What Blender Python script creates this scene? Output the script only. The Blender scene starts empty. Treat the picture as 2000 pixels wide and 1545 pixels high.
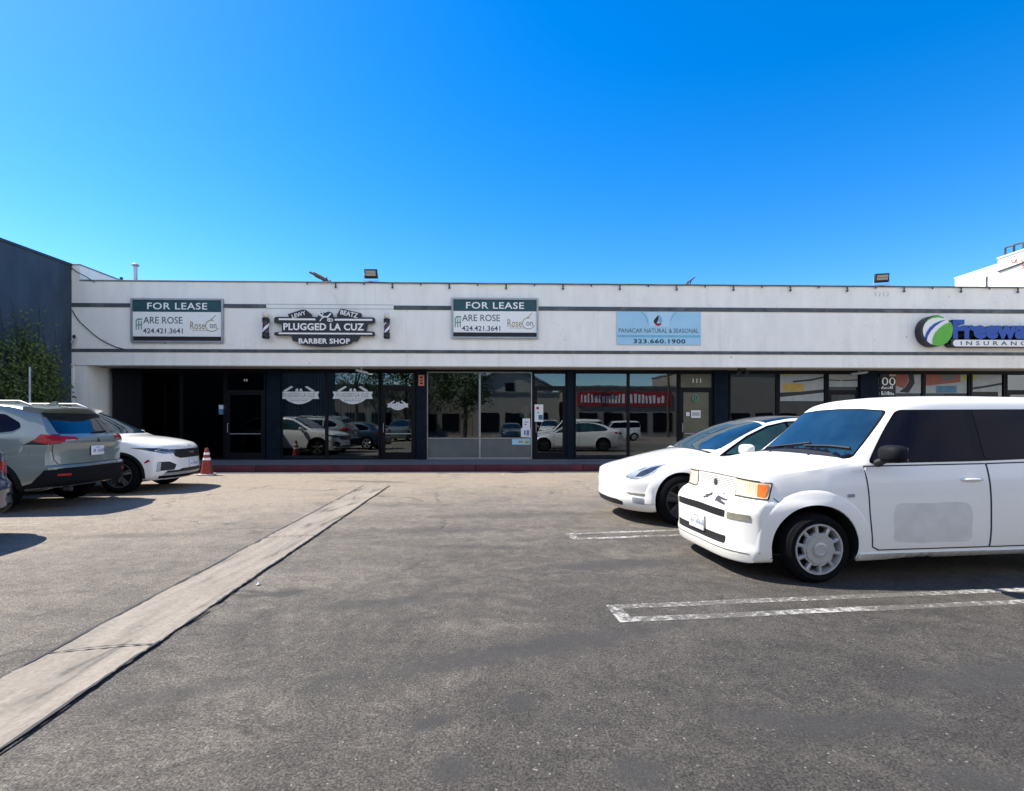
import bpy, bmesh, math, random
import numpy as np
from mathutils import Vector, Matrix, Euler
from mathutils.bvhtree import BVHTree
from mathutils.geometry import delaunay_2d_cdt

SC = bpy.context.scene
C = SC.collection
R = math.radians
random.seed(7)

# ------------------------------------------------------------------ camera, sky, sun, exposure
EYE = 1.352
cam_d = bpy.data.cameras.new("camera")
cam = bpy.data.objects.new("camera", cam_d)
C.objects.link(cam)
cam.location = (0, 0, EYE)
cam.rotation_euler = (R(90), 0, 0)
cam_d.sensor_width = 36.0
cam_d.lens = 18.0
cam_d.shift_y = 0.0277
cam_d.clip_end = 3000
SC.camera = cam

SUN = Vector((-0.75, 0.25, 1.0)).normalized()
world = bpy.data.worlds.new("World")
SC.world = world
world.use_nodes = True
wn = world.node_tree.nodes
wl = world.node_tree.links
sky = wn.new("ShaderNodeTexSky")
sky.sky_type = 'NISHITA'
sky.sun_disc = False
sky.sun_elevation = math.asin(SUN.z)
sky.sun_rotation = math.atan2(SUN.x, SUN.y)
sky.altitude = 0
sky.air_density = 1.0
sky.dust_density = 0.25
sky.ozone_density = 3.0
hs = wn.new("ShaderNodeHueSaturation")
hs.inputs["Saturation"].default_value = 1.45
hs.inputs["Hue"].default_value = 0.506
wl.new(sky.outputs[0], hs.inputs["Color"])
# added to light the facade: white veil low in the sky behind the camera
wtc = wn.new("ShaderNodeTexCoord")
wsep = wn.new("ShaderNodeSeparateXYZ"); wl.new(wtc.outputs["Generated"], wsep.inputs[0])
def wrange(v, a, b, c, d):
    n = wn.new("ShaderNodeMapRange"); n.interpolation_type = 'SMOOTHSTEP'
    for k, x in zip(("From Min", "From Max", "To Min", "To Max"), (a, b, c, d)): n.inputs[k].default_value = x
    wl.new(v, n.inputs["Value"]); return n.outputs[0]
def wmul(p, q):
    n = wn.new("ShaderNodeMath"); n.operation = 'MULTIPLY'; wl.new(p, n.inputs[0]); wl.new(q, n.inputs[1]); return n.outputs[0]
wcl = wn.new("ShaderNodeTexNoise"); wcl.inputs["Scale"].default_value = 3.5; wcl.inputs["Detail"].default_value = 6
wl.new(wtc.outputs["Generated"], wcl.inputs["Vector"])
fill_glow = wmul(wmul(wrange(wsep.outputs["Y"], -0.15, -0.45, 0, 1), wmul(wrange(wsep.outputs["Z"], 0.10, 0.22, 0, 1), wrange(wsep.outputs["Z"], 0.62, 0.78, 1, 0))), wrange(wcl.outputs["Fac"], 0.30, 0.60, 0.25, 1.0))
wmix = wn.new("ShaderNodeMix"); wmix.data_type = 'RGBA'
wl.new(fill_glow, wmix.inputs["Factor"]); wl.new(hs.outputs[0], wmix.inputs["A"]); wmix.inputs["B"].default_value = (5.4, 5.5, 5.75, 1)
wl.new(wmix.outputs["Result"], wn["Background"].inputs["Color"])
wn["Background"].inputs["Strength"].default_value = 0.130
sun_d = bpy.data.lights.new("sun", 'SUN')
sun_d.energy = 5.0
sun_d.angle = R(0.53)
sun_d.color = (1.0, 0.95, 0.86)
sun = bpy.data.objects.new("sun", sun_d)
sun.rotation_euler = (-SUN).to_track_quat('-Z', 'Y').to_euler()
sun.location = (-30, 10, 40)
C.objects.link(sun)
SC.view_settings.view_transform = 'Standard'
SC.view_settings.look = 'None'
SC.view_settings.exposure = 1.0
SC.view_settings.gamma = 1.0
SC.cycles.max_bounces = 8
SC.cycles.transparent_max_bounces = 12

# ------------------------------------------------------------------ object helpers
def tag(o, label=None, cat=None, group=None, kind=None):
    if label: o["label"] = label
    if cat: o["category"] = cat
    if group: o["group"] = group
    if kind: o["kind"] = kind
    return o

def thing(name, label, cat, loc=(0, 0, 0), rz=0.0, group=None):
    o = bpy.data.objects.new(name, None)
    o.empty_display_size = 0.2
    C.objects.link(o)
    o.location = loc
    o.rotation_euler = (0, 0, rz)
    return tag(o, label, cat, group)

def link_mesh(name, me, mats=None, parent=None, loc=None):
    o = bpy.data.objects.new(name, me)
    C.objects.link(o)
    if mats is not None:
        if not isinstance(mats, (list, tuple)): mats = [mats]
        me.materials.clear()
        for m in mats: me.materials.append(m)
    if parent: o.parent = parent
    if loc: o.location = loc
    return o

def obj(name, bm, mats, parent=None, loc=None, smooth=None, label=None):
    """link a bmesh as ONE mesh object; smooth = auto-smooth angle in degrees"""
    bmesh.ops.recalc_face_normals(bm, faces=bm.faces[:])
    me = bpy.data.meshes.new(name)
    bm.to_mesh(me)
    bm.free()
    if smooth:
        me.polygons.foreach_set("use_smooth", [True] * len(me.polygons))
        me.set_sharp_from_angle(angle=R(smooth))
    o = link_mesh(name, me, mats, parent, loc)
    if label: o["label"] = label
    return o

def box(bm, x0, x1, y0, y1, z0, z1, mi=0, bev=0.0):
    vs = [bm.verts.new((x, y, z)) for x in (x0, x1) for y in (y0, y1) for z in (z0, z1)]
    fs = []
    for q in ((0, 1, 3, 2), (4, 6, 7, 5), (0, 4, 5, 1), (2, 3, 7, 6), (0, 2, 6, 4), (1, 5, 7, 3)):
        f = bm.faces.new([vs[i] for i in q]); f.material_index = mi; fs.append(f)
    if bev > 0:
        es = list({e for f in fs for e in f.edges})
        r = bmesh.ops.bevel(bm, geom=es, offset=bev, segments=2, profile=0.5, affect='EDGES')
        for f in r['faces']: f.material_index = mi
    return vs

def prism(bm, poly, y0, y1, mi=0, mi_side=None):
    """poly in (x,z), extruded from y0 (front) to y1 (back)"""
    a = [bm.verts.new((p[0], y0, p[1])) for p in poly]
    b = [bm.verts.new((p[0], y1, p[1])) for p in poly]
    f = bm.faces.new(a); f.material_index = mi
    f = bm.faces.new(b[::-1]); f.material_index = mi if mi_side is None else mi_side
    n = len(poly)
    for i in range(n):
        j = (i + 1) % n
        f = bm.faces.new((a[i], b[i], b[j], a[j]))
        f.material_index = mi if mi_side is None else mi_side

def tube(bm, pts, rad, seg=10, mi=0, cap=True):
    pts = [Vector(p) for p in pts]
    n = len(pts)
    rads = rad if isinstance(rad, (list, tuple)) else [rad] * n
    rings = []
    up = Vector((0, 0, 1))
    prev = None
    for i in range(n):
        t = (pts[min(i + 1, n - 1)] - pts[max(i - 1, 0)]).normalized()
        if prev is None:
            a = t.cross(up)
            if a.length < 1e-3: a = t.cross(Vector((1, 0, 0)))
        else:
            a = prev - t * prev.dot(t)
        a.normalize(); prev = a
        b = t.cross(a)
        rings.append([bm.verts.new(pts[i] + (a * math.cos(2 * math.pi * k / seg) + b * math.sin(2 * math.pi * k / seg)) * rads[i]) for k in range(seg)])
    for i in range(n - 1):
        for k in range(seg):
            l = (k + 1) % seg
            f = bm.faces.new((rings[i][k], rings[i][l], rings[i + 1][l], rings[i + 1][k])); f.material_index = mi
    if cap:
        f = bm.faces.new(rings[0][::-1]); f.material_index = mi
        f = bm.faces.new(rings[-1]); f.material_index = mi

def lathe(bm, prof, axis='Z', seg=32, mi=0, origin=(0, 0, 0)):
    """prof: list of (radius, height)"""
    o = Vector(origin)
    rings = []
    for r, h in prof:
        ring = []
        for k in range(seg):
            a = 2 * math.pi * k / seg
            c, s = math.cos(a) * r, math.sin(a) * r
            v = Vector((c, s, h)) if axis == 'Z' else Vector((c, h, s)) if axis == 'Y' else Vector((h, c, s))
            ring.append(bm.verts.new(o + v))
        rings.append(ring)
    for i in range(len(rings) - 1):
        for k in range(seg):
            l = (k + 1) % seg
            f = bm.faces.new((rings[i][k], rings[i][l], rings[i + 1][l], rings[i + 1][k])); f.material_index = mi
    for ring in (rings[0], rings[-1]):
        if (ring[0].co - ring[seg // 2].co).length > 1e-4:
            f = bm.faces.new(ring); f.material_index = mi
    bmesh.ops.remove_doubles(bm, verts=[v for r_ in rings for v in r_], dist=1e-6)

def copy_tree(o, parent=None):
    c = o.copy(); C.objects.link(c)
    c.parent = parent
    for ch in list(o.children): copy_tree(ch, c)
    return c

def text_mesh(s, h=None, w=None, depth=0.01, bold=0.0, space=1.0, shear=0.0):
    """text facing -Y in the XZ plane, centred; scaled to height h and/or width w; depth goes to +Y"""
    cu = bpy.data.curves.new("lettering", 'FONT')
    cu.body = s; cu.extrude = 0.02; cu.offset = bold
    cu.space_character = space; cu.shear = shear
    cu.resolution_u = 3
    cu.align_x = 'CENTER'
    o = bpy.data.objects.new("lettering", cu)
    C.objects.link(o)
    dg = bpy.context.evaluated_depsgraph_get()
    dg.update()
    me = bpy.data.meshes.new_from_object(o.evaluated_get(dg))
    bpy.data.objects.remove(o); bpy.data.curves.remove(cu)
    n = len(me.vertices)
    co = np.empty(n * 3); me.vertices.foreach_get("co", co); co = co.reshape(-1, 3)
    mn, mx = co.min(0), co.max(0)
    sz = (mx - mn)
    sx = sy = None
    if h: sy = h / sz[1]
    if w: sx = w / sz[0]
    sx = sx or sy; sy = sy or sx
    c = (mn + mx) / 2
    out = np.empty_like(co)
    out[:, 0] = (co[:, 0] - c[0]) * sx
    out[:, 1] = (mx[2] - co[:, 2]) / sz[2] * depth
    out[:, 2] = (co[:, 1] - c[1]) * sy
    me.vertices.foreach_set("co", out.ravel())
    me.update()
    return me

def text(name, s, mat, parent, x, y, z, rot=0.0, **k):
    me = text_mesh(s, **k)
    if rot: me.transform(Matrix.Rotation(rot, 4, 'Y'))
    me.transform(Matrix.Translation((x, y, z)))
    return link_mesh(name, me, mat, parent)

def arc(cx, cz, rx, rz_, a0, a1, n):
    return [(cx + rx * math.cos(R(a0 + (a1 - a0) * i / n)), cz + rz_ * math.sin(R(a0 + (a1 - a0) * i / n))) for i in range(n + 1)]

def round_poly(poly, r, seg=4):
    n = len(poly); out = []
    for i in range(n):
        p = Vector(poly[i][:2]); a = Vector(poly[i - 1][:2]); b = Vector(poly[(i + 1) % n][:2])
        rr = poly[i][2] if len(poly[i]) > 2 else r
        da, db = (a - p), (b - p)
        la, lb = da.length, db.length
        q = min(rr, la * 0.45, lb * 0.45)
        if q < 1e-4: out.append((p.x, p.y)); continue
        p0 = p + da / la * q; p1 = p + db / lb * q
        for k in range(seg + 1):
            t = k / seg
            v = p0 * (1 - t) ** 2 + p * 2 * t * (1 - t) + p1 * t * t
            out.append((v.x, v.y))
    return out

# ------------------------------------------------------------------ materials
def new_mat(name):
    m = bpy.data.materials.new(name); m.use_nodes = True
    nt = m.node_tree
    return m, nt.nodes, nt.links, nt.nodes["Principled BSDF"]

def mat(name, col, rough=0.5, metal=0.0, ior=1.5, coat=0.0, coat_rough=0.03, var=0.12, scale=6.0, bump=0.0, bscale=60.0, dirt=None, dirt_amt=0.3, stretch=None, specks=0.0):
    """principled material whose base colour wanders a little with object-space noise"""
    m, N, L, P = new_mat(name)
    P.inputs["Roughness"].default_value = rough
    P.inputs["Metallic"].default_value = metal
    P.inputs["IOR"].default_value = ior
    P.inputs["Coat Weight"].default_value = coat
    P.inputs["Coat Roughness"].default_value = coat_rough
    tc = N.new("ShaderNodeTexCoord")
    src = tc.outputs["Object"]
    if stretch:
        mp = N.new("ShaderNodeMapping"); mp.inputs["Scale"].default_value = stretch
        L.new(src, mp.inputs["Vector"]); src = mp.outputs[0]
    nz = N.new("ShaderNodeTexNoise"); nz.inputs["Scale"].default_value = scale; nz.inputs["Detail"].default_value = 6
    L.new(src, nz.inputs["Vector"])
    cr = N.new("ShaderNodeValToRGB")
    cr.color_ramp.elements[0].position = 0.3; cr.color_ramp.elements[1].position = 0.7
    a = [max(0, c * (1 - var)) for c in col[:3]]; b = [min(1, c * (1 + var)) for c in col[:3]]
    cr.color_ramp.elements[0].color = (*a, 1); cr.color_ramp.elements[1].color = (*b, 1)
    L.new(nz.outputs["Fac"], cr.inputs["Fac"])
    out = cr.outputs["Color"]
    if dirt:
        n2 = N.new("ShaderNodeTexNoise"); n2.inputs["Scale"].default_value = scale * 0.35; n2.inputs["Detail"].default_value = 8
        n2.inputs["Roughness"].default_value = 0.7
        L.new(src, n2.inputs["Vector"])
        r2 = N.new("ShaderNodeMapRange"); r2.inputs["From Min"].default_value = 0.5; r2.inputs["From Max"].default_value = 0.75
        r2.inputs["To Max"].default_value = dirt_amt
        L.new(n2.outputs["Fac"], r2.inputs["Value"])
        mx = N.new("ShaderNodeMix"); mx.data_type = 'RGBA'
        L.new(r2.outputs[0], mx.inputs["Factor"]); L.new(out, mx.inputs["A"]); mx.inputs["B"].default_value = (*dirt, 1)
        out = mx.outputs["Result"]
    if specks:
        vo = N.new("ShaderNodeTexVoronoi"); vo.inputs["Scale"].default_value = specks
        L.new(tc.outputs["Object"], vo.inputs["Vector"])
        wn_ = N.new("ShaderNodeTexWhiteNoise"); L.new(vo.outputs["Position"], wn_.inputs["Vector"])
        sz = N.new("ShaderNodeMapRange"); sz.inputs["From Min"].default_value = 0.72; sz.inputs["To Max"].default_value = 0.10
        L.new(wn_.outputs["Value"], sz.inputs["Value"])
        lt = N.new("ShaderNodeMath"); lt.operation = 'LESS_THAN'; L.new(vo.outputs["Distance"], lt.inputs[0]); L.new(sz.outputs[0], lt.inputs[1])
        hf = N.new("ShaderNodeMath"); hf.operation = 'MULTIPLY'; hf.inputs[1].default_value = 0.55; L.new(lt.outputs[0], hf.inputs[0])
        # fine drip streaks and a few wandering cracks
        ms = N.new("ShaderNodeMapping"); ms.inputs["Scale"].default_value = (7.0, 7.0, 0.22); L.new(tc.outputs["Object"], ms.inputs["Vector"])
        ns = N.new("ShaderNodeTexNoise"); ns.inputs["Scale"].default_value = 1.0; ns.inputs["Detail"].default_value = 8; ns.inputs["Roughness"].default_value = 0.7; L.new(ms.outputs[0], ns.inputs["Vector"])
        rs = N.new("ShaderNodeMapRange"); rs.inputs["From Min"].default_value = 0.56; rs.inputs["From Max"].default_value = 0.80; rs.inputs["To Max"].default_value = 0.38; L.new(ns.outputs["Fac"], rs.inputs["Value"])
        vc = N.new("ShaderNodeTexVoronoi"); vc.feature = 'DISTANCE_TO_EDGE'; vc.inputs["Scale"].default_value = 0.45
        nc = N.new("ShaderNodeTexNoise"); nc.inputs["Scale"].default_value = 2.2; nc.inputs["Detail"].default_value = 6; L.new(tc.outputs["Object"], nc.inputs["Vector"])
        vm = N.new("ShaderNodeVectorMath"); vm.operation = 'MULTIPLY_ADD'; vm.inputs[1].default_value = (0.9, 0.9, 0.9); L.new(nc.outputs["Color"], vm.inputs[0]); L.new(tc.outputs["Object"], vm.inputs[2]); L.new(vm.outputs[0], vc.inputs["Vector"])
        rc = N.new("ShaderNodeMapRange"); rc.inputs["From Max"].default_value = 0.006; rc.inputs["To Min"].default_value = 0.22; rc.inputs["To Max"].default_value = 0.0; L.new(vc.outputs["Distance"], rc.inputs["Value"])
        for fac in (rs.outputs[0], rc.outputs[0], hf.outputs[0]):
            mq = N.new("ShaderNodeMix"); mq.data_type = 'RGBA'; L.new(fac, mq.inputs["Factor"]); L.new(out, mq.inputs["A"]); mq.inputs["B"].default_value = (0.40, 0.38, 0.35, 1)
            out = mq.outputs["Result"]
    L.new(out, P.inputs["Base Color"])
    if bump:
        n3 = N.new("ShaderNodeTexNoise"); n3.inputs["Scale"].default_value = bscale; n3.inputs["Detail"].default_value = 4
        L.new(src, n3.inputs["Vector"])
        bp = N.new("ShaderNodeBump"); bp.inputs["Strength"].default_value = bump; bp.inputs["Distance"].default_value = 0.01
        L.new(n3.outputs["Fac"], bp.inputs["Height"]); L.new(bp.outputs[0], P.inputs["Normal"])
    return m

def glass_mat(name, tint, refl=0.14, rough=0.0):
    """shop glass: a sharp reflection over a tinted, see-through sheet"""
    m, N, L, P = new_mat(name)
    N.remove(P)
    o = N["Material Output"]
    tr = N.new("ShaderNodeBsdfTransparent"); tr.inputs[0].default_value = (*tint, 1)
    gl = N.new("ShaderNodeBsdfGlossy"); gl.inputs["Roughness"].default_value = rough
    gl.inputs["Color"].default_value = (0.92, 0.97, 1.0, 1)
    fr = N.new("ShaderNodeFresnel"); fr.inputs["IOR"].default_value = 1.5
    ad = N.new("ShaderNodeMath"); ad.operation = 'ADD'; ad.use_clamp = True; ad.inputs[1].default_value = refl - 0.04
    L.new(fr.outputs[0], ad.inputs[0])
    tc = N.new("ShaderNodeTexCoord")
    nz = N.new("ShaderNodeTexNoise"); nz.inputs["Scale"].default_value = 0.8
    L.new(tc.outputs["Object"], nz.inputs["Vector"])
    bp = N.new("ShaderNodeBump"); bp.inputs["Strength"].default_value = 0.03; bp.inputs["Distance"].default_value = 0.05
    L.new(nz.outputs["Fac"], bp.inputs["Height"]); L.new(bp.outputs[0], gl.inputs["Normal"])
    mx = N.new("ShaderNodeMixShader")
    L.new(ad.outputs[0], mx.inputs[0]); L.new(tr.outputs[0], mx.inputs[1]); L.new(gl.outputs[0], mx.inputs[2])
    L.new(mx.outputs[0], o.inputs["Surface"])
    return m

M = {}
M['white_wall'] = mat("white_stucco", (0.90, 0.87, 0.81), 0.85, var=0.05, scale=3, bump=0.25, bscale=45, dirt=(0.66, 0.62, 0.56), dirt_amt=0.35, stretch=(1.0, 1.0, 0.28), specks=2.6)
M['side_wall'] = mat("bright_white_paint", (0.84, 0.83, 0.80), 0.8, var=0.04, scale=2, bump=0.2, dirt=(0.6, 0.57, 0.52), dirt_amt=0.3, stretch=(1, 1, 0.3))
M['stripe'] = mat("dark_stripe_paint", (0.060, 0.075, 0.085), 0.6, var=0.35, scale=4, dirt=(0.30, 0.31, 0.32), dirt_amt=0.55)
M['cream_wall'] = mat("cream_stucco", (0.40, 0.36, 0.29), 0.9, var=0.08, scale=1)
M['coping'] = mat("grey_coping_metal", (0.22, 0.23, 0.24), 0.55, 0.2, var=0.2, scale=5)
M['soffit'] = mat("tan_soffit_plaster", (0.40, 0.36, 0.31), 0.9, var=0.08, scale=3)
M['navy'] = mat("navy_pilaster_paint", (0.005, 0.011, 0.020), 0.7, ior=1.2, var=0.3, scale=4)
M['frame'] = mat("black_frame_metal", (0.005, 0.006, 0.009), 0.5, 0.0, ior=1.25, var=0.3, scale=8)
M['silver'] = mat("silver_frame_metal", (0.34, 0.35, 0.36), 0.35, 0.6, var=0.15, scale=10)
M['kneepanel'] = mat("grey_knee_panel", (0.11, 0.12, 0.115), 0.6, var=0.15, scale=3, dirt=(0.13, 0.14, 0.13), dirt_amt=0.5)
M['glass'] = glass_mat("shop_glass", (0.46, 0.54, 0.56), 0.105)
M['interior'] = mat("dark_interior", (0.022, 0.022, 0.026), 0.8, var=0.2, scale=2)
M['red_kerb'] = mat("red_kerb_paint", (0.075, 0.008, 0.016), 0.75, var=0.35, scale=3, dirt=(0.02, 0.02, 0.03), dirt_amt=0.9)
M['walk'] = mat("walkway_concrete", (0.13, 0.13, 0.13), 0.9, var=0.12, scale=2, bump=0.15, dirt=(0.06, 0.06, 0.06), dirt_amt=0.6)
M['paint_white'] = mat("white_car_paint", (0.86, 0.84, 0.79), 0.35, coat=1.0, var=0.015, scale=1.5)
M['paint_pearl'] = mat("pearl_car_paint", (0.86, 0.845, 0.80), 0.35, coat=1.0, var=0.01, scale=1.5)
M['paint_aged'] = mat("aged_white_car_paint", (0.84, 0.815, 0.755), 0.4, coat=0.7, coat_rough=0.08, var=0.02, scale=1.2, dirt=(0.70, 0.67, 0.60), dirt_amt=0.25)
M['paint_grey'] = mat("grey_green_car_paint", (0.195, 0.23, 0.212), 0.35, metal=0.15, coat=1.0, var=0.03, scale=2)
M['paint_blue'] = mat("dark_blue_car_paint", (0.03, 0.06, 0.10), 0.35, metal=0.3, coat=1.0, var=0.05, scale=2)
M['faded'] = mat("faded_door_patch", (0.66, 0.64, 0.60), 0.55, coat=0.3, coat_rough=0.2, var=0.06, scale=9)
M['cladding'] = mat("black_plastic_cladding", (0.006, 0.007, 0.009), 0.7, ior=1.25, var=0.2, scale=20)
M['under'] = mat("black_underbody", (0.004, 0.004, 0.004), 0.9, var=0.2)
M['gap'] = mat("dark_panel_gap", (0.02, 0.02, 0.022), 0.8, var=0.1)
M['carglass'] = mat("tinted_car_glass", (0.002, 0.003, 0.014), 0.02, ior=1.17, var=0.1)
M['screen'] = mat("windscreen_glass", (0.010, 0.025, 0.035), 0.02, ior=1.95, var=0.5, scale=2.5)
M['greenglass'] = mat("greenish_side_glass", (0.02, 0.05, 0.045), 0.02, ior=1.6, var=0.5, scale=3)
M['trim'] = mat("gloss_black_trim", (0.003, 0.003, 0.004), 0.35, ior=1.2, var=0.1)
M['glassdark'] = glass_mat("dark_shop_glass", (0.05, 0.06, 0.07), 0.012)
M['rearglass'] = mat("dark_rear_glass", (0.003, 0.006, 0.016), 0.02, ior=1.7, var=0.2)
M['roofglass'] = mat("black_roof_glass", (0.006, 0.007, 0.008), 0.08, ior=1.6, var=0.1)
M['tyre'] = mat("tyre_rubber", (0.006, 0.006, 0.007), 0.9, ior=1.2, var=0.2, scale=20)
M['alloy'] = mat("silver_wheel_cover", (0.44, 0.44, 0.43), 0.35, 0.3, var=0.08, scale=15, dirt=(0.25, 0.23, 0.20), dirt_amt=0.4)
M['darkwheel'] = mat("dark_grey_wheel", (0.028, 0.030, 0.034), 0.5, 0.2, var=0.15, scale=10)
M['suvwheel'] = mat("machined_grey_wheel", (0.10, 0.10, 0.10), 0.4, 0.4, var=0.15, scale=10)
M['chrome'] = mat("chrome", (0.65, 0.65, 0.66), 0.15, 1.0, var=0.05)
M['lamp_clear'] = mat("clear_headlamp_lens", (0.30, 0.33, 0.36), 0.08, ior=1.6, coat=1.0, var=0.35, scale=9)
M['lamp_yellow'] = mat("yellowed_headlamp_lens", (0.66, 0.57, 0.38), 0.15, coat=1.0, var=0.18, scale=8)
M['lamp_dark'] = mat("dark_headlamp_lens", (0.03, 0.035, 0.045), 0.08, coat=1.0, var=0.4, scale=9)
M['amber'] = mat("amber_lens", (0.75, 0.17, 0.03), 0.15, coat=1.0, var=0.15, scale=12)
M['redlens'] = mat("red_tail_lens", (0.42, 0.006, 0.010), 0.25, ior=1.3, coat=0.25, var=0.3, scale=10)
M['fog'] = mat("fog_lamp_recess", (0.23, 0.22, 0.17), 0.4, var=0.25, scale=14)
M['plate'] = mat("white_plate", (0.78, 0.78, 0.80), 0.5, var=0.03)
M['plate_blue'] = mat("blue_plate_ink", (0.16, 0.18, 0.34), 0.5, var=0.1)
M['grey_mark'] = mat("dark_grey_decal", (0.05, 0.05, 0.055), 0.85, ior=1.2, var=0.15)
M['slat'] = mat("grey_grille_slat", (0.20, 0.19, 0.18), 0.6, var=0.1)
M['black'] = mat("matt_black", (0.010, 0.010, 0.012), 0.6, var=0.2)
M['signblack'] = mat("sign_black", (0.012, 0.013, 0.020), 0.4, var=0.15)
M['signwhite'] = mat("sign_white", (0.88, 0.87, 0.84), 0.5, var=0.02)
M['teal'] = mat("dark_teal_band", (0.006, 0.065, 0.085), 0.5, var=0.08)
M['ink'] = mat("dark_sign_ink", (0.07, 0.085, 0.10), 0.6, var=0.1)
M['gold'] = mat("gold_sign_ink", (0.34, 0.24, 0.09), 0.6, var=0.15, scale=20)
M['greenink'] = mat("green_sign_ink", (0.12, 0.30, 0.22), 0.6, var=0.2, scale=20)
M['alu'] = mat("grey_aluminium", (0.36, 0.38, 0.40), 0.45, 0.5, var=0.1)
M['banner'] = mat("light_blue_banner", (0.36, 0.62, 0.80), 0.6, var=0.05, scale=2)
M['banner_dark'] = mat("mid_blue_banner_print", (0.17, 0.46, 0.62), 0.6, var=0.08)
M['banner_light'] = mat("pale_blue_banner_print", (0.46, 0.68, 0.84), 0.6, var=0.04)
M['fw_blue'] = mat("royal_blue_letter_face", (0.002, 0.060, 0.36), 0.4, var=0.06)
M['fw_green'] = mat("bright_green_emblem", (0.10, 0.44, 0.03), 0.4, var=0.05)
M['collar'] = mat("dirty_reflective_collar", (0.50, 0.47, 0.44), 0.6, var=0.2, scale=12)
M['cone'] = mat("orange_cone_plastic", (0.25, 0.026, 0.013), 0.55, var=0.15, scale=10, dirt=(0.15, 0.05, 0.04), dirt_amt=0.5)
M['cream'] = mat("cream_globe", (0.78, 0.70, 0.58), 0.4, var=0.05)
M['wood'] = mat("weathered_timber", (0.10, 0.065, 0.04), 0.9, var=0.4, scale=14, bump=0.6, bscale=50)
M['cable'] = mat("grey_cable", (0.05, 0.06, 0.07), 0.7, var=0.2)
M['salmon'] = mat("salmon_number_plate", (0.62, 0.22, 0.15), 0.6, var=0.1)
M['lampface'] = mat("floodlight_lens", (0.42, 0.37, 0.30), 0.3, var=0.2, scale=20)
M['bluewall'] = mat("dark_blue_wall_paint", (0.050, 0.078, 0.112), 0.85, var=0.3, scale=1.6, bump=0.3, bscale=30, dirt=(0.010, 0.016, 0.022), dirt_amt=0.95, stretch=(1, 1, 0.3))
M['bluecap'] = mat("wall_cap_flashing", (0.03, 0.04, 0.055), 0.6, var=0.2)
M['leaf'] = mat("vine_leaf_green", (0.11, 0.15, 0.025), 0.6, var=0.55, scale=5)
M['leaf_dark'] = mat("dark_vine_leaf", (0.05, 0.085, 0.018), 0.65, var=0.5, scale=5)
M['stem'] = mat("vine_stem", (0.06, 0.055, 0.035), 0.9, var=0.4)
M['galv'] = mat("galvanised_pipe", (0.45, 0.46, 0.48), 0.45, 0.5, var=0.15)
M['tan_wall'] = mat("tan_stucco", (0.27, 0.235, 0.19), 0.9, var=0.08, scale=1)
M['red_sign'] = mat("red_sign_panel", (0.42, 0.03, 0.035), 0.5, var=0.06)
M['poster_grey'] = mat("grey_window_film", (0.30, 0.33, 0.33), 0.6, var=0.12, scale=4)
M['poster_red'] = mat("rust_red_print", (0.26, 0.07, 0.045), 0.6, var=0.12)
M['poster_yellow'] = mat("mustard_print", (0.42, 0.27, 0.06), 0.6, var=0.15)
M['poster_green'] = mat("lime_print", (0.28, 0.33, 0.07), 0.6, var=0.15)
M['poster_blue'] = mat("blue_print", (0.05, 0.16, 0.26), 0.6, var=0.2)
M['paper'] = mat("paper_white", (0.72, 0.73, 0.76), 0.7, var=0.05)
M['beige'] = mat("beige_card", (0.45, 0.38, 0.31), 0.7, var=0.1)
M['decal'] = mat("frosted_white_decal", (0.62, 0.66, 0.68), 0.6, var=0.06)
M['decalink'] = mat("decal_ink", (0.16, 0.20, 0.24), 0.6, var=0.1)
M['olive'] = mat("olive_film", (0.10, 0.095, 0.055), 0.4, var=0.15, scale=3)
M['fabric_blue'] = mat("blue_plastic", (0.02, 0.07, 0.16), 0.5, var=0.2)
M['yellow'] = mat("yellow_paint", (0.60, 0.45, 0.08), 0.5, var=0.1)
M['blind'] = mat("grey_vertical_blind", (0.30, 0.32, 0.32), 0.8, var=0.1)
M['graffiti'] = mat("red_spray_paint", (0.62, 0.10, 0.06), 0.7, var=0.2)
M['shingle'] = mat("brown_shingles", (0.20, 0.17, 0.14), 0.95, var=0.35, scale=8, bump=0.5)

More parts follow.
